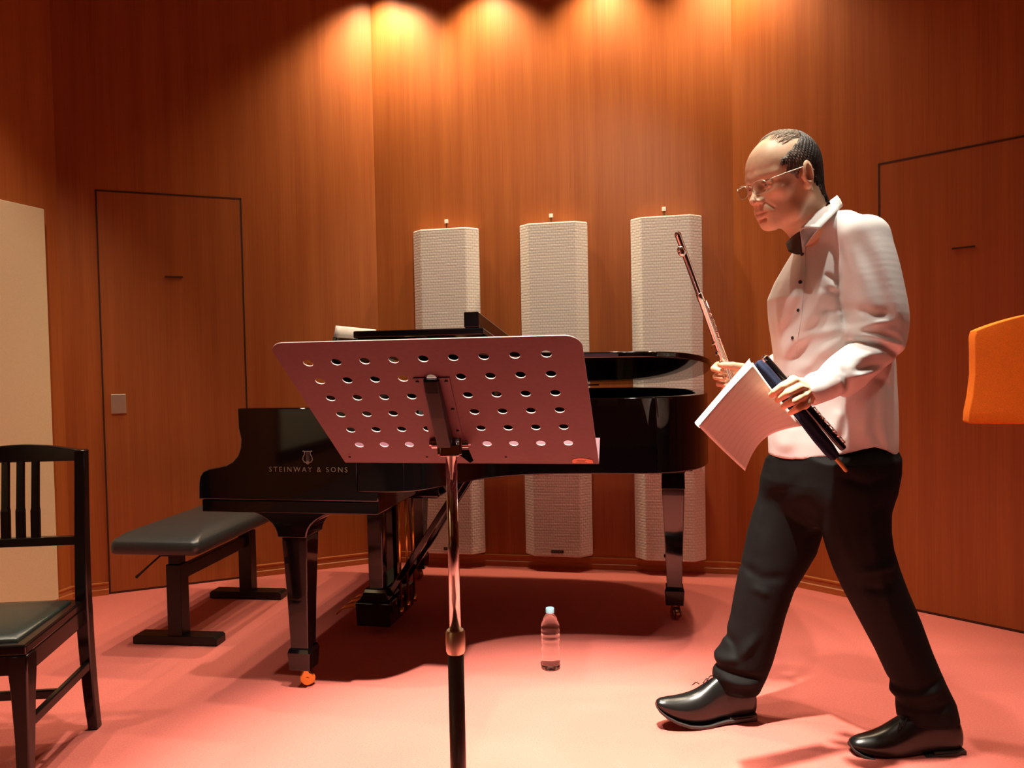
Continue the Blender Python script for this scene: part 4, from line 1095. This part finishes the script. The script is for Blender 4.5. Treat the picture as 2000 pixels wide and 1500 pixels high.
# collar
def strip(name, U, Vv, mat, parent, thick=.0022, mid_push=.0):
    U = catmull(U, 5); Vv = catmull(Vv, 5); n = len(U); nv = 5; vs = []; fs = []
    for i in range(n):
        for j in range(nv):
            t = j / (nv - 1); p = U[i] * (1 - t) + Vv[i] * t; vs.append(p + np.array((0, -mid_push, mid_push * .5)) * math.sin(PI * t) - np.array(PO))
    for i in range(n - 1):
        for j in range(nv - 1): a = i * nv + j; fs.append((a, a + 1, a + nv + 1, a + nv))
    o = mk(name, vs, fs, mat, parent, True); md = o.modifiers.new('thick', 'SOLIDIFY'); md.thickness = thick; md.offset = 0
    return o
strip('collar_wing', [W(1634, 382, 2.20), W(1619, 394, 2.150), W(1601, 410, 2.106), W(1583, 428, 2.083), W(1564, 446, 2.070)],
      [W(1645, 403, 2.215), W(1637, 410, 2.130), W(1626, 421, 2.066), W(1614, 433, 2.040), W(1601, 447, 2.028)], 'shirt', shirt, .003, .004)
strip('collar_wing', [W(1634, 382, 2.20), W(1622, 396, 2.235), W(1598, 418, 2.245), W(1572, 442, 2.22), W(1557, 456, 2.17)],
      [W(1644, 402, 2.22), W(1636, 412, 2.27), W(1600, 440, 2.285), W(1556, 468, 2.23), W(1535, 475, 2.165)], 'shirt', shirt, .003)
strip('collar_stand', [W(1630, 392, 2.19), W(1612, 404, 2.140), W(1594, 420, 2.105), W(1576, 440, 2.085), W(1563, 452, 2.072)],
      [W(1640, 412, 2.20), W(1628, 420, 2.130), W(1606, 440, 2.075), W(1586, 462, 2.058), W(1568, 488, 2.052)], 'shirt', shirt, .003)
strip('collar_lining', [W(1562, 452, 2.085), W(1553, 458, 2.12), W(1545, 465, 2.15), W(1535, 475, 2.16)],
      [W(1567, 496, 2.052), W(1558, 497, 2.066), W(1549, 495, 2.085), W(1540, 491, 2.11)], 'lining', shirt)['label'] = 'dark brown lining of the open collar'
cuff = MB(); ax_ = Vector(lw - lfa).normalized(); cc = Vector(W(1589, 764, 1.9435)) - PO
u1 = ax_.cross(Vector((0, 0, 1))).normalized(); u2 = u1.cross(ax_)
ring = lambda r, t: [cc + ax_ * t + (u1 * math.cos(2 * PI * i / 28) + u2 * math.sin(2 * PI * i / 28)) * r for i in range(28)]
cuff.rings([ring(.0285, -.004), ring(.0300, -.004), ring(.0300, .010), ring(.0285, .010)], closed=True)
smooth_by_angle(cuff.build('wrist_band', 'blackmetal', person), 40)['label'] = 'narrow black band at the left wrist'

# ---- trousers
T = Field((.52, 1.90, .06), (1.30, 2.46, .98), .0036)
pelv = band([(850, 1520, 1742), (880, 1512, 1744), (915, 1503, 1746), (940, 1499, 1741), (955, 1502, 1738), (975, 1512, 1728), (995, 1530, 1710), (1012, 1555, 1688), (1028, 1585, 1655)], 2.17, yaw=YAW)
T.loft(pelv, 0); T.loft(near_leg, .035); T.loft(far_leg, .035)
def tf(px, wid, amp, y, yc): T.crease([W(a, b, y) for a, b in px], wid, amp, yc)
for px, wid, amp in (([(1680, 1120), (1720, 1108), (1754, 1104)], .012, .008), ([(1690, 1150), (1725, 1150), (1745, 1135)], .013, -.008),
                     ([(1690, 960), (1700, 1060), (1740, 1200), (1800, 1350)], .011, .004), ([(1640, 930), (1690, 945), (1740, 930)], .012, -.005),
                     ([(1752, 1378), (1790, 1370), (1845, 1345)], .012, .008), ([(1760, 1360), (1800, 1350), (1850, 1330)], .010, -.007), ([(1755, 1398), (1800, 1392), (1868, 1380)], .010, -.006),
                     ([(1620, 960), (1640, 1040), (1665, 1110)], .014, .005), ([(1720, 985), (1700, 1000), (1680, 1040)], .011, -.004)):
    tf(px, wid, amp, 2.0, 2.12)
for px, wid, amp in (([(1500, 940), (1480, 1050), (1460, 1150), (1445, 1240)], .012, .005), ([(1540, 920), (1510, 980), (1490, 1060)], .014, -.005),
                     ([(1396, 1312), (1430, 1318), (1490, 1325)], .009, -.010), ([(1392, 1298), (1440, 1290), (1480, 1240)], .013, .009), ([(1420, 1240), (1440, 1265), (1445, 1300)], .010, -.007), ([(1410, 1330), (1440, 1336), (1480, 1336)], .009, .007),
                     ([(1455, 1110), (1490, 1130), (1530, 1125)], .014, -.005), ([(1470, 1150), (1500, 1160)], .012, .005)):
    tf(px, wid, amp, 2.2, 2.32)
Tm = T.mesh(4)
organic('trousers', [Tm], 'trousers', person, PO)

# ---- shoes: cross-sections from toe to heel
def shoe(prof, y0, hw_, name_pts, sole_th, heel_px, y_ctr, laces):
    # prof: px column, top y, bottom y, half-width
    rs = []; n = 22
    for (px, t, b, h) in prof:
        P, Q = W(px, t, y_ctr), W(px, b, y_ctr); cx = (P[0] + Q[0]) / 2; zt, zb = P[2], Q[2]; ring_ = []
        for i in range(n):
            a = 2 * PI * i / n; c, s_ = math.cos(a), math.sin(a)
            yy = h * math.copysign(abs(c) ** .75, c); zz = (zt + zb) / 2 + (zt - zb) / 2 * math.copysign(abs(s_) ** (.75 if s_ < 0 else 1.0), s_)
            if s_ > 0: yy *= 1 - .30 * s_ ** 2
            ring_.append((cx - PO.x, y_ctr + yy + name_pts * (P[0] - W(prof[-1][0], t, y_ctr)[0]) - PO.y, zz))
        rs.append(ring_)
    rs2 = [[tuple(r[i]) for i in range(n)] for r in rs]
    o = MB().rings([[Vector(q) for q in r] for r in rs2]).build('shoe', 'shoe', person, True)
    md = o.modifiers.new('sub', 'SUBSURF'); md.levels = 1; md.render_levels = 2
    so = MB(); rr = []
    for (px, t, b, h) in prof[:-1]:
        Q = W(px, b, y_ctr); dy = name_pts * (Q[0] - W(prof[-1][0], b, y_ctr)[0])
        rr.append([Vector((Q[0] - PO.x, y_ctr + dy + sx * (h + .002) - PO.y, Q[2] + dz)) for sx, dz in ((-1, .004), (1, .004), (1, -sole_th), (-1, -sole_th))])
    so.rings(rr); smooth_by_angle(so.build('sole', 'sole', o, bevel=.0015), 50)
    hp = MB(); rr = []
    for (px, t, b) in heel_px:
        P, Q = W(px, t, y_ctr), W(px, b, y_ctr); dy = name_pts * (P[0] - W(prof[-1][0], t, y_ctr)[0])
        rr.append([Vector((P[0] - PO.x, y_ctr + dy + sx * .032 - PO.y, z)) for sx, z in ((-1, P[2]), (1, P[2]), (1, max(Q[2], .0008)), (-1, max(Q[2], .0008)))])
    hp.rings(rr).build('heel', 'sole', o, bevel=.002)
    for k, (a, b) in enumerate(laces):
        P = W(*a, y_ctr - .036); Q = W(*b, y_ctr - .010); Pm = (P + Q) / 2 + np.array((0, -.004, .008))
        MB().tube(catmull([P - np.array(PO), Pm - np.array(PO), Q - np.array(PO)], 4), .0016, 6).build('lace', 'blackmetal', o, True)
    return o
shoe([(1274, 1354, 1360, .010), (1279, 1349, 1367, .020), (1292, 1347, 1377, .030), (1312, 1347, 1387, .039), (1336, 1344, 1395, .045), (1358, 1337, 1398, .046), (1378, 1324, 1398, .043), (1392, 1316, 1396, .039), (1410, 1308, 1394, .036), (1435, 1306, 1393, .035), (1458, 1312, 1392, .034), (1471, 1324, 1390, .028), (1476, 1345, 1388, .016)], 0, 0, .18, .0045,
     [(1417, 1388, 1405), (1445, 1388, 1407), (1473, 1386, 1409)], 2.275, [((1373, 1334), (1384, 1326)), ((1366, 1336), (1352, 1338)), ((1380, 1330), (1392, 1320))])
shoe([(1657, 1448, 1452, .010), (1662, 1440, 1458, .021), (1676, 1434, 1466, .031), (1700, 1430, 1471, .041), (1728, 1419, 1473, .046), (1750, 1403, 1473, .046), (1768, 1392, 1472, .043), (1785, 1384, 1470, .039), (1805, 1378, 1466, .036), (1830, 1376, 1463, .036), (1855, 1384, 1461, .034), (1870, 1398, 1459, .028), (1876, 1420, 1456, .016)], 0, 0, .02, .0045,
     [(1812, 1458, 1471), (1845, 1457, 1471), (1875, 1455, 1470)], 2.06, [((1763, 1418), (1775, 1398)), ((1757, 1424), (1766, 1404)), ((1752, 1430), (1758, 1410))])

# ---- hair, brows, eyes and glasses
G_ = Field((-.17, -.11, -.26), (.145, .11, .135), .0019); G_.D = SKULL - .0065
X_, Y_, Z_ = G_.grid(G_.blk((-1, -1, -1), (1, 1, 1)))
wob = .004 * np.sin(Z_ * 210 + X_ * 90) + .003 * np.sin(X_ * 340 + Z_ * 130) + .003 * np.sin(Y_ * 260 + Z_ * 160)
ay = np.abs(Y_)
# hairline: keep behind a slanted curve on the sides, cut around the ear, stop at the nape; bald from forehead to crown
front = X_ - np.interp(Z_.ravel(), [-.05, -.03, -.012, .005, .022, .038, .052, .066, .080, .10, .13], [-.010, .006, .022, .046, .056, .054, .036, .008, -.020, -.045, -.060]).astype(np.float32)[None, None, :] + wob
top = -(ay - .0)  # unused on the sides
nape = -.104 - Z_ + np.clip((X_ + .088) * 1.5, -.01, .062) + wob
ear = .029 - np.sqrt(((X_ + .004) / .85) ** 2 + ((Z_ + .022) / 1.15) ** 2)
ear = np.where(ay > .05, ear, -1)
D2 = np.maximum(np.maximum(G_.D, front), np.maximum(nape, ear)) 
lowf = np.maximum(-(Z_ + .040), -( -X_ - .010)) 
D2 = np.maximum(D2, np.where(X_ > -.030, -(Z_ + .030) , -1))
stripe = .0007 * np.sin(X_ * 520 + Z_ * 340 + 3 * np.sin(Y_ * 120)) + .0006 * np.sin(X_ * 900 - Z_ * 420 + Y_ * 300)
G_.D = (D2 + stripe).astype(np.float32)
Gm = G_.mesh(1)
grey = np.clip((Gm[0][:, 0] + .035) / .07, 0, 1) * .9 + np.clip((Gm[0][:, 2] - .055) / .05, 0, 1) * .6
organic('hair', [(h2w(Gm[0]), Gm[1])], 'hair', person, PO, np.repeat(np.clip(grey, 0, 1)[:, None], 3, 1))
# thin grey strands combed over the crown
st = MB()
for i in range(420):
    ph = rng.uniform(-1.0, 1.0); u0 = rng.uniform(-.02, .045) if i % 3 else rng.uniform(-.04, .0)
    pts = []
    for k in range(5):
        t = k / 4; f = u0 - (.035 + .03 * rng.random()) * t * 1.2; s_ = ph * .055 + rng.normal(0, .0018) + .006 * t
        q = 1 - ((f + .008) / .098) ** 2 - (s_ / .0765) ** 2
        if q <= 0.02: break
        pts.append(h2w((f, s_, .022 + .092 * math.sqrt(q) + .0015 + .005 * math.sin(PI * t) * rng.random())) - np.array(PO))
    if len(pts) == 5: st.tube(pts, [.0003, .0005, .0005, .0005, .0002], 4)
st.build('thin_hair', 'greyhair', person, True)['kind'] = 'stuff'
for s in (-1, 1):
    m = MB(); rs = []
    for t in np.linspace(0, 1, 9):
        c = np.array((.0985 - .022 * t ** 1.6, s * (.014 + .038 * t), .0135 + .006 * math.sin(PI * t * .8) - .003 * t)); h = .0032 * (math.sin(PI * (t * .9 + .08)) + .15)
        rs.append([Vector(h2w(c + np.array((q * .0014, 0, p * h))) - np.array(PO)) for p, q in ((-1, 0), (0, 1), (1, 0), (0, -1))])
    m.rings(rs).build('eyebrow', 'hair', person, True)
MAT['iris'] = plain('dark_iris', (.02, .012, .009), .15)
for s in (-1, 1):
    c = h2w((.0885, s * .0325, -.0130)); m = MB()
    q = Vector(HF + .0 * HS).to_track_quat('Z', 'Y').to_matrix()
    m.lathe([(0, 0), (.0052 * HSC, 0), (.0050 * HSC, .0016), (.0030 * HSC, .0026), (0, .0030)], Vector(c) - PO, 16, q @ Matrix.Diagonal((1, .45, 1))).build('iris', 'iris', person, True)
def lens_mat():
    m, nt, b = new_mat('spectacle_lens')
    b.inputs['Transmission Weight'].default_value = 1; b.inputs['Roughness'].default_value = .02; b.inputs['IOR'].default_value = 1.08
    b.inputs['Specular IOR Level'].default_value = .8
    return m
MAT['lens'] = lens_mat()
gl = empty('eyeglasses'); gl.parent = person
for s in (-1, 1):
    rim_ = []
    for i in range(28):
        a = 2 * PI * i / 28; c, q = math.cos(a), math.sin(a)
        yy = s * .0335 + .0235 * math.copysign(abs(c) ** .8, c); zz = -.0155 + .0165 * math.copysign(abs(q) ** .8, q)
        rim_.append(h2w((.1165 - .22 * max(0, abs(yy) - .02) + .02 * (zz + .0155), yy, zz)) - np.array(PO))
    MB().tube(rim_ + [rim_[0]], .0011, 6, False).build('rim', 'platinum', gl, True)
    n = len(rim_); fr = np.array(HF) * .0006
    MB().add([p + fr for p in rim_] + [p - fr for p in rim_], [tuple(range(n)), tuple(range(2 * n - 1, n - 1, -1))] + [(i, n + i, n + (i + 1) % n, (i + 1) % n) for i in range(n)]).build('lens', 'lens', gl)
    MB().tube([h2w(p) - np.array(PO) for p in ((.1085, s * .0570, -.008), (.100, s * .0680, -.003), (.060, s * .0760, .002), (.010, s * .0835, .006), (-.012, s * .0850, .008), (-.024, s * .0840, -.008))], .0012, 6).build('temple_arm', 'platinum', gl, True)
MB().tube([h2w(p) - np.array(PO) for p in ((.1165, -.0105, -.010), (.1200, -.004, -.0065), (.1200, .004, -.0065), (.1165, .0105, -.010))], .0012, 6).build('bridge', 'platinum', gl, True)

# ------------------------------------------------------------------ things held
def axis_obj(P0, P1):
    P0, P1 = Vector(P0), Vector(P1); z = (P1 - P0).normalized(); x = Vector((0, -1, 0)); x = (x - z * x.dot(z)).normalized(); y = z.cross(x)
    return Matrix(((x.x, y.x, z.x), (x.y, y.y, z.y), (x.z, y.z, z.z))), P0, (P1 - P0).length
MAT['silver'] = plain('silver_plate', (.82, .72, .66), .16, 1.0, .5, .03)
def keyset(root, M, L, z0, z1, n, ang0, r, mat, size=.0075):
    for k in range(n):
        z = z0 + (z1 - z0) * k / (n - 1); a = ang0 + .12 * math.sin(k * 1.7)
        rad = Vector((math.cos(a), math.sin(a), 0)); tang = Vector((-math.sin(a), math.cos(a), 0)); zz = Vector((0, 0, 1))
        Q = Matrix((tang, zz, rad)).transposed()
        sz = size * (1 if k % 3 else .75)
        m = MB().lathe([(0, .0), (sz * .6, .0), (sz * .6, .002), (sz, .0024), (sz, .0044), (sz * .7, .0050), (0, .0046)], M @ (rad * (r - .0006) + zz * z), 18, M @ Q)
        smooth_by_angle(m.build('key', mat, root), 40)
        p0 = rad * (r + .0035) + zz * (z + sz * .4) ; p1 = rad * (r + .0045) + tang * .010 + zz * (z + sz * .9)
        MB().tube([M @ p0, M @ p1], .0013, 6).build('key_arm', mat, root, True)
FM, FP, FL = axis_obj(W(1322.5, 455, 2.285), W(1466, 852, 2.30))
flute = empty('flute', FP)
tag(flute, 'silver flute held upright in the right hand of the walking person', 'flute')
smooth_by_angle(MB().lathe([(0, 0), (.0085, 0), (.0098, .003), (.0098, .010), (.0092, .011), (.0092, .19), (.0104, .191), (.0104, .214), (.0096, .215), (.0096, .50), (.0106, .501), (.0106, .52), (.0094, .521), (.0094, FL), (0, FL)], (0, 0, 0), 28, FM).build('tube', 'silver', flute), 40)
smooth_by_angle(MB().lathe([(0, -.004), (.006, -.003), (.009, .002), (.0095, .006), (0, .006)], (0, 0, 0), 24, FM).build('crown', 'silver', flute), 40)
lp = Field((-.03, -.03, .02), (.03, .03, .09), .0012); lp.ell((.007, .008, .055), (.0095, .0125, .017), None, 0); lp.rc((.0155, .018, .055), (.018, .021, .055), .004, .004, .001, 'sub')
v_, q_ = lp.mesh(1); organic('lip_plate', [(np.array([FM @ Vector(p) for p in v_]), q_)], 'silver', flute, (0, 0, 0))
keyset(flute, FM, FL, .235, .355, 7, R(-75), .0096, 'silver', .0075)
keyset(flute, FM, FL, .345, .47, 5, R(65), .0096, 'silver', .006)
for a_, z0, z1 in ((R(-48), .22, .40), (R(-100), .26, .46)):
    rad = Vector((math.cos(a_), math.sin(a_), 0)) * .0135; m = MB().tube([FM @ (rad + Vector((0, 0, z0))), FM @ (rad + Vector((0, 0, z1)))], .0017, 8)
    for z in np.linspace(z0, z1, 5): m.tube([FM @ (rad * .68 + Vector((0, 0, z))), FM @ (rad * 1.08 + Vector((0, 0, z)))], .0022, 6)
    m.build('key_rod', 'silver', flute, True)
# piccolo (black wood, silver keys) and a navy cloth on a wooden rod, in the left hand
KM, KP, KL = axis_obj(W(1494, 699, 2.000), W(1648, 877, 1.962))
pic = empty('piccolo', KP)
tag(pic, 'slim black woodwind with silver keys held in the left hand beside a navy cloth', 'piccolo')
smooth_by_angle(MB().lathe([(0, .006), (.0095, .006), (.0100, .03), (.0100, KL * .55), (.0092, KL - .004), (.007, KL), (0, KL)], (0, 0, 0), 24, KM).build('tube', 'blackwood', pic), 40)
smooth_by_angle(MB().lathe([(0, -.008), (.005, -.008), (.006, -.004), (.0105, -.002), (.0110, .004), (.0100, .008), (0, .008)], (0, 0, 0), 24, KM).build('crown', 'silver', pic), 40)
keyset(pic, KM, KL, KL * .62, KL * .93, 7, R(-62), .0095, 'silver', .0060)
rad = Vector((math.cos(R(-88)), math.sin(R(-88)), 0)) * .0135
m = MB().tube([KM @ (rad + Vector((0, 0, KL * .58))), KM @ (rad + Vector((0, 0, KL * .96)))], .0016, 8)
for z in np.linspace(KL * .58, KL * .96, 7): m.tube([KM @ (rad * .66 + Vector((0, 0, z))), KM @ (rad * 1.1 + Vector((0, 0, z)))], .0022, 6)
m.build('key_rod', 'silver', pic, True)
MAT['navy'] = plain('navy_cloth', (.012, .018, .045), .85, 0, .2, .25, 300, .2)
MAT['rodwood'] = plain('pale_wooden_rod', (.50, .27, .08), .5)
CM2, CP, CLn = axis_obj(W(1479, 706, 1.975), W(1654, 921, 1.935))
rod = empty('cleaning_rod', CP)
tag(rod, 'navy blue cloth wrapped around a pale wooden rod whose tip sticks out below', 'cleaning rod')
m = MB(); rs = []
for t, r_ in ((0, .006), (.01, .011), (.10, .0145), (.3, .0155), (.5, .0150), (.7, .0160), (.80, .0150), (.87, .012), (.885, .0065)):
    rs.append([CM2 @ Vector(((r_ * (1 + .16 * math.sin(5 * a + t * 5)) * .75) * math.cos(a), (r_ * (1 + .16 * math.sin(5 * a + t * 5))) * math.sin(a), t * CLn)) for a in np.linspace(0, 2 * PI, 30, endpoint=False)])
m.rings(rs).build('cloth', 'navy', rod, True)
smooth_by_angle(MB().lathe([(0, .02), (.0045, .02), (.0055, CLn * .9), (.0050, CLn - .004), (.0035, CLn), (0, CLn)], (0, 0, 0), 16, CM2).build('rod', 'rodwood', rod), 40)
# papers in the left hand
def music_paper_mat():
    m, nt, b = new_mat('printed_music_paper')
    uv = N(nt, 'ShaderNodeUVMap'); sep = N(nt, 'ShaderNodeSeparateXYZ'); nt.links.new(uv.outputs[0], sep.inputs[0])
    a = N(nt, 'ShaderNodeMath', operation='MULTIPLY'); a.inputs[1].default_value = 11.0; nt.links.new(sep.outputs['X'], a.inputs[0])
    fr = N(nt, 'ShaderNodeMath', operation='FRACT'); nt.links.new(a.outputs[0], fr.inputs[0])
    pulse = ramp(nt, fr.outputs[0], [(.30, (1, 1, 1)), (.36, (.80, .78, .78)), (.58, (.80, .78, .78)), (.64, (1, 1, 1))])
    nz = noise(nt, uv.outputs[0], 60, 3, .8)
    mx = N(nt, 'ShaderNodeMix', data_type='RGBA'); nt.links.new(ramp(nt, nz, [(.42, (0, 0, 0)), (.58, (1, 1, 1))]), mx.inputs['Factor'])
    nt.links.new(pulse, mx.inputs['A']); mx.inputs['B'].default_value = (1, 1, 1, 1)
    m2 = N(nt, 'ShaderNodeMix', data_type='RGBA', blend_type='MULTIPLY'); m2.inputs['Factor'].default_value = .55
    m2.inputs['A'].default_value = (.84, .79, .76, 1); nt.links.new(mx.outputs['Result'], m2.inputs['B'])
    nt.links.new(m2.outputs['Result'], b.inputs['Base Color']); b.inputs['Roughness'].default_value = .7
    return m
MAT['print'] = music_paper_mat()
def bez(P, a, b):
    # bilinear patch through 4 edges with a curl: P00 P10 P11 P01
    return P[0] * (1 - a) * (1 - b) + P[1] * a * (1 - b) + P[2] * a * b + P[3] * (1 - a) * b
def paper(name, cor, sag, depth_curl, mat):
    P = [np.array(W(*c)) for c in cor]
    def fn(a, b):
        p = bez(P, a, b); bow = math.sin(PI * a)
        p = p + np.array((0, depth_curl * bow * (b ** 1) + .012 * math.sin(PI * b), 0)) + np.array((-.55, 0, .83)) * sag * bow * max(0, b) ** 1.5 
        return Vector(p)
    n = 24; vs = [fn(i / n, j / n) for i in range(n + 1) for j in range(n + 1)]
    fs = [(i * (n + 1) + j, (i + 1) * (n + 1) + j, (i + 1) * (n + 1) + j + 1, i * (n + 1) + j + 1) for i in range(n) for j in range(n)]
    o = mk(name, vs, fs, mat, None, True)
    uvl = o.data.uv_layers.new(name='UVMap')
    for lp_ in o.data.loops:
        k = lp_.vertex_index; uvl.data[lp_.index].uv = ((k % (n + 1)) / n, (k // (n + 1)) / n)
    md = o.modifiers.new('thick', 'SOLIDIFY'); md.thickness = .0004; md.offset = 0
    return o
# a runs from the grip side along the long edge, b across
o = paper('sheet_music', [(1470, 708, 1.925), (1364, 832, 1.875), (1455, 920, 1.985), (1566, 832, 1.950)], .030, .015, 'print')
tag(o, 'printed sheet of music held in the left hand, front sheet with faint staves', 'sheet music', 'sheets held by the walking person')
o = paper('sheet_music', [(1464, 700, 1.970), (1357, 825, 1.930), (1366, 836, 1.884), (1475, 716, 1.935)], .0, .0, 'paper')
tag(o, 'blank white sheet behind the printed one held in the left hand', 'sheet music', 'sheets held by the walking person')
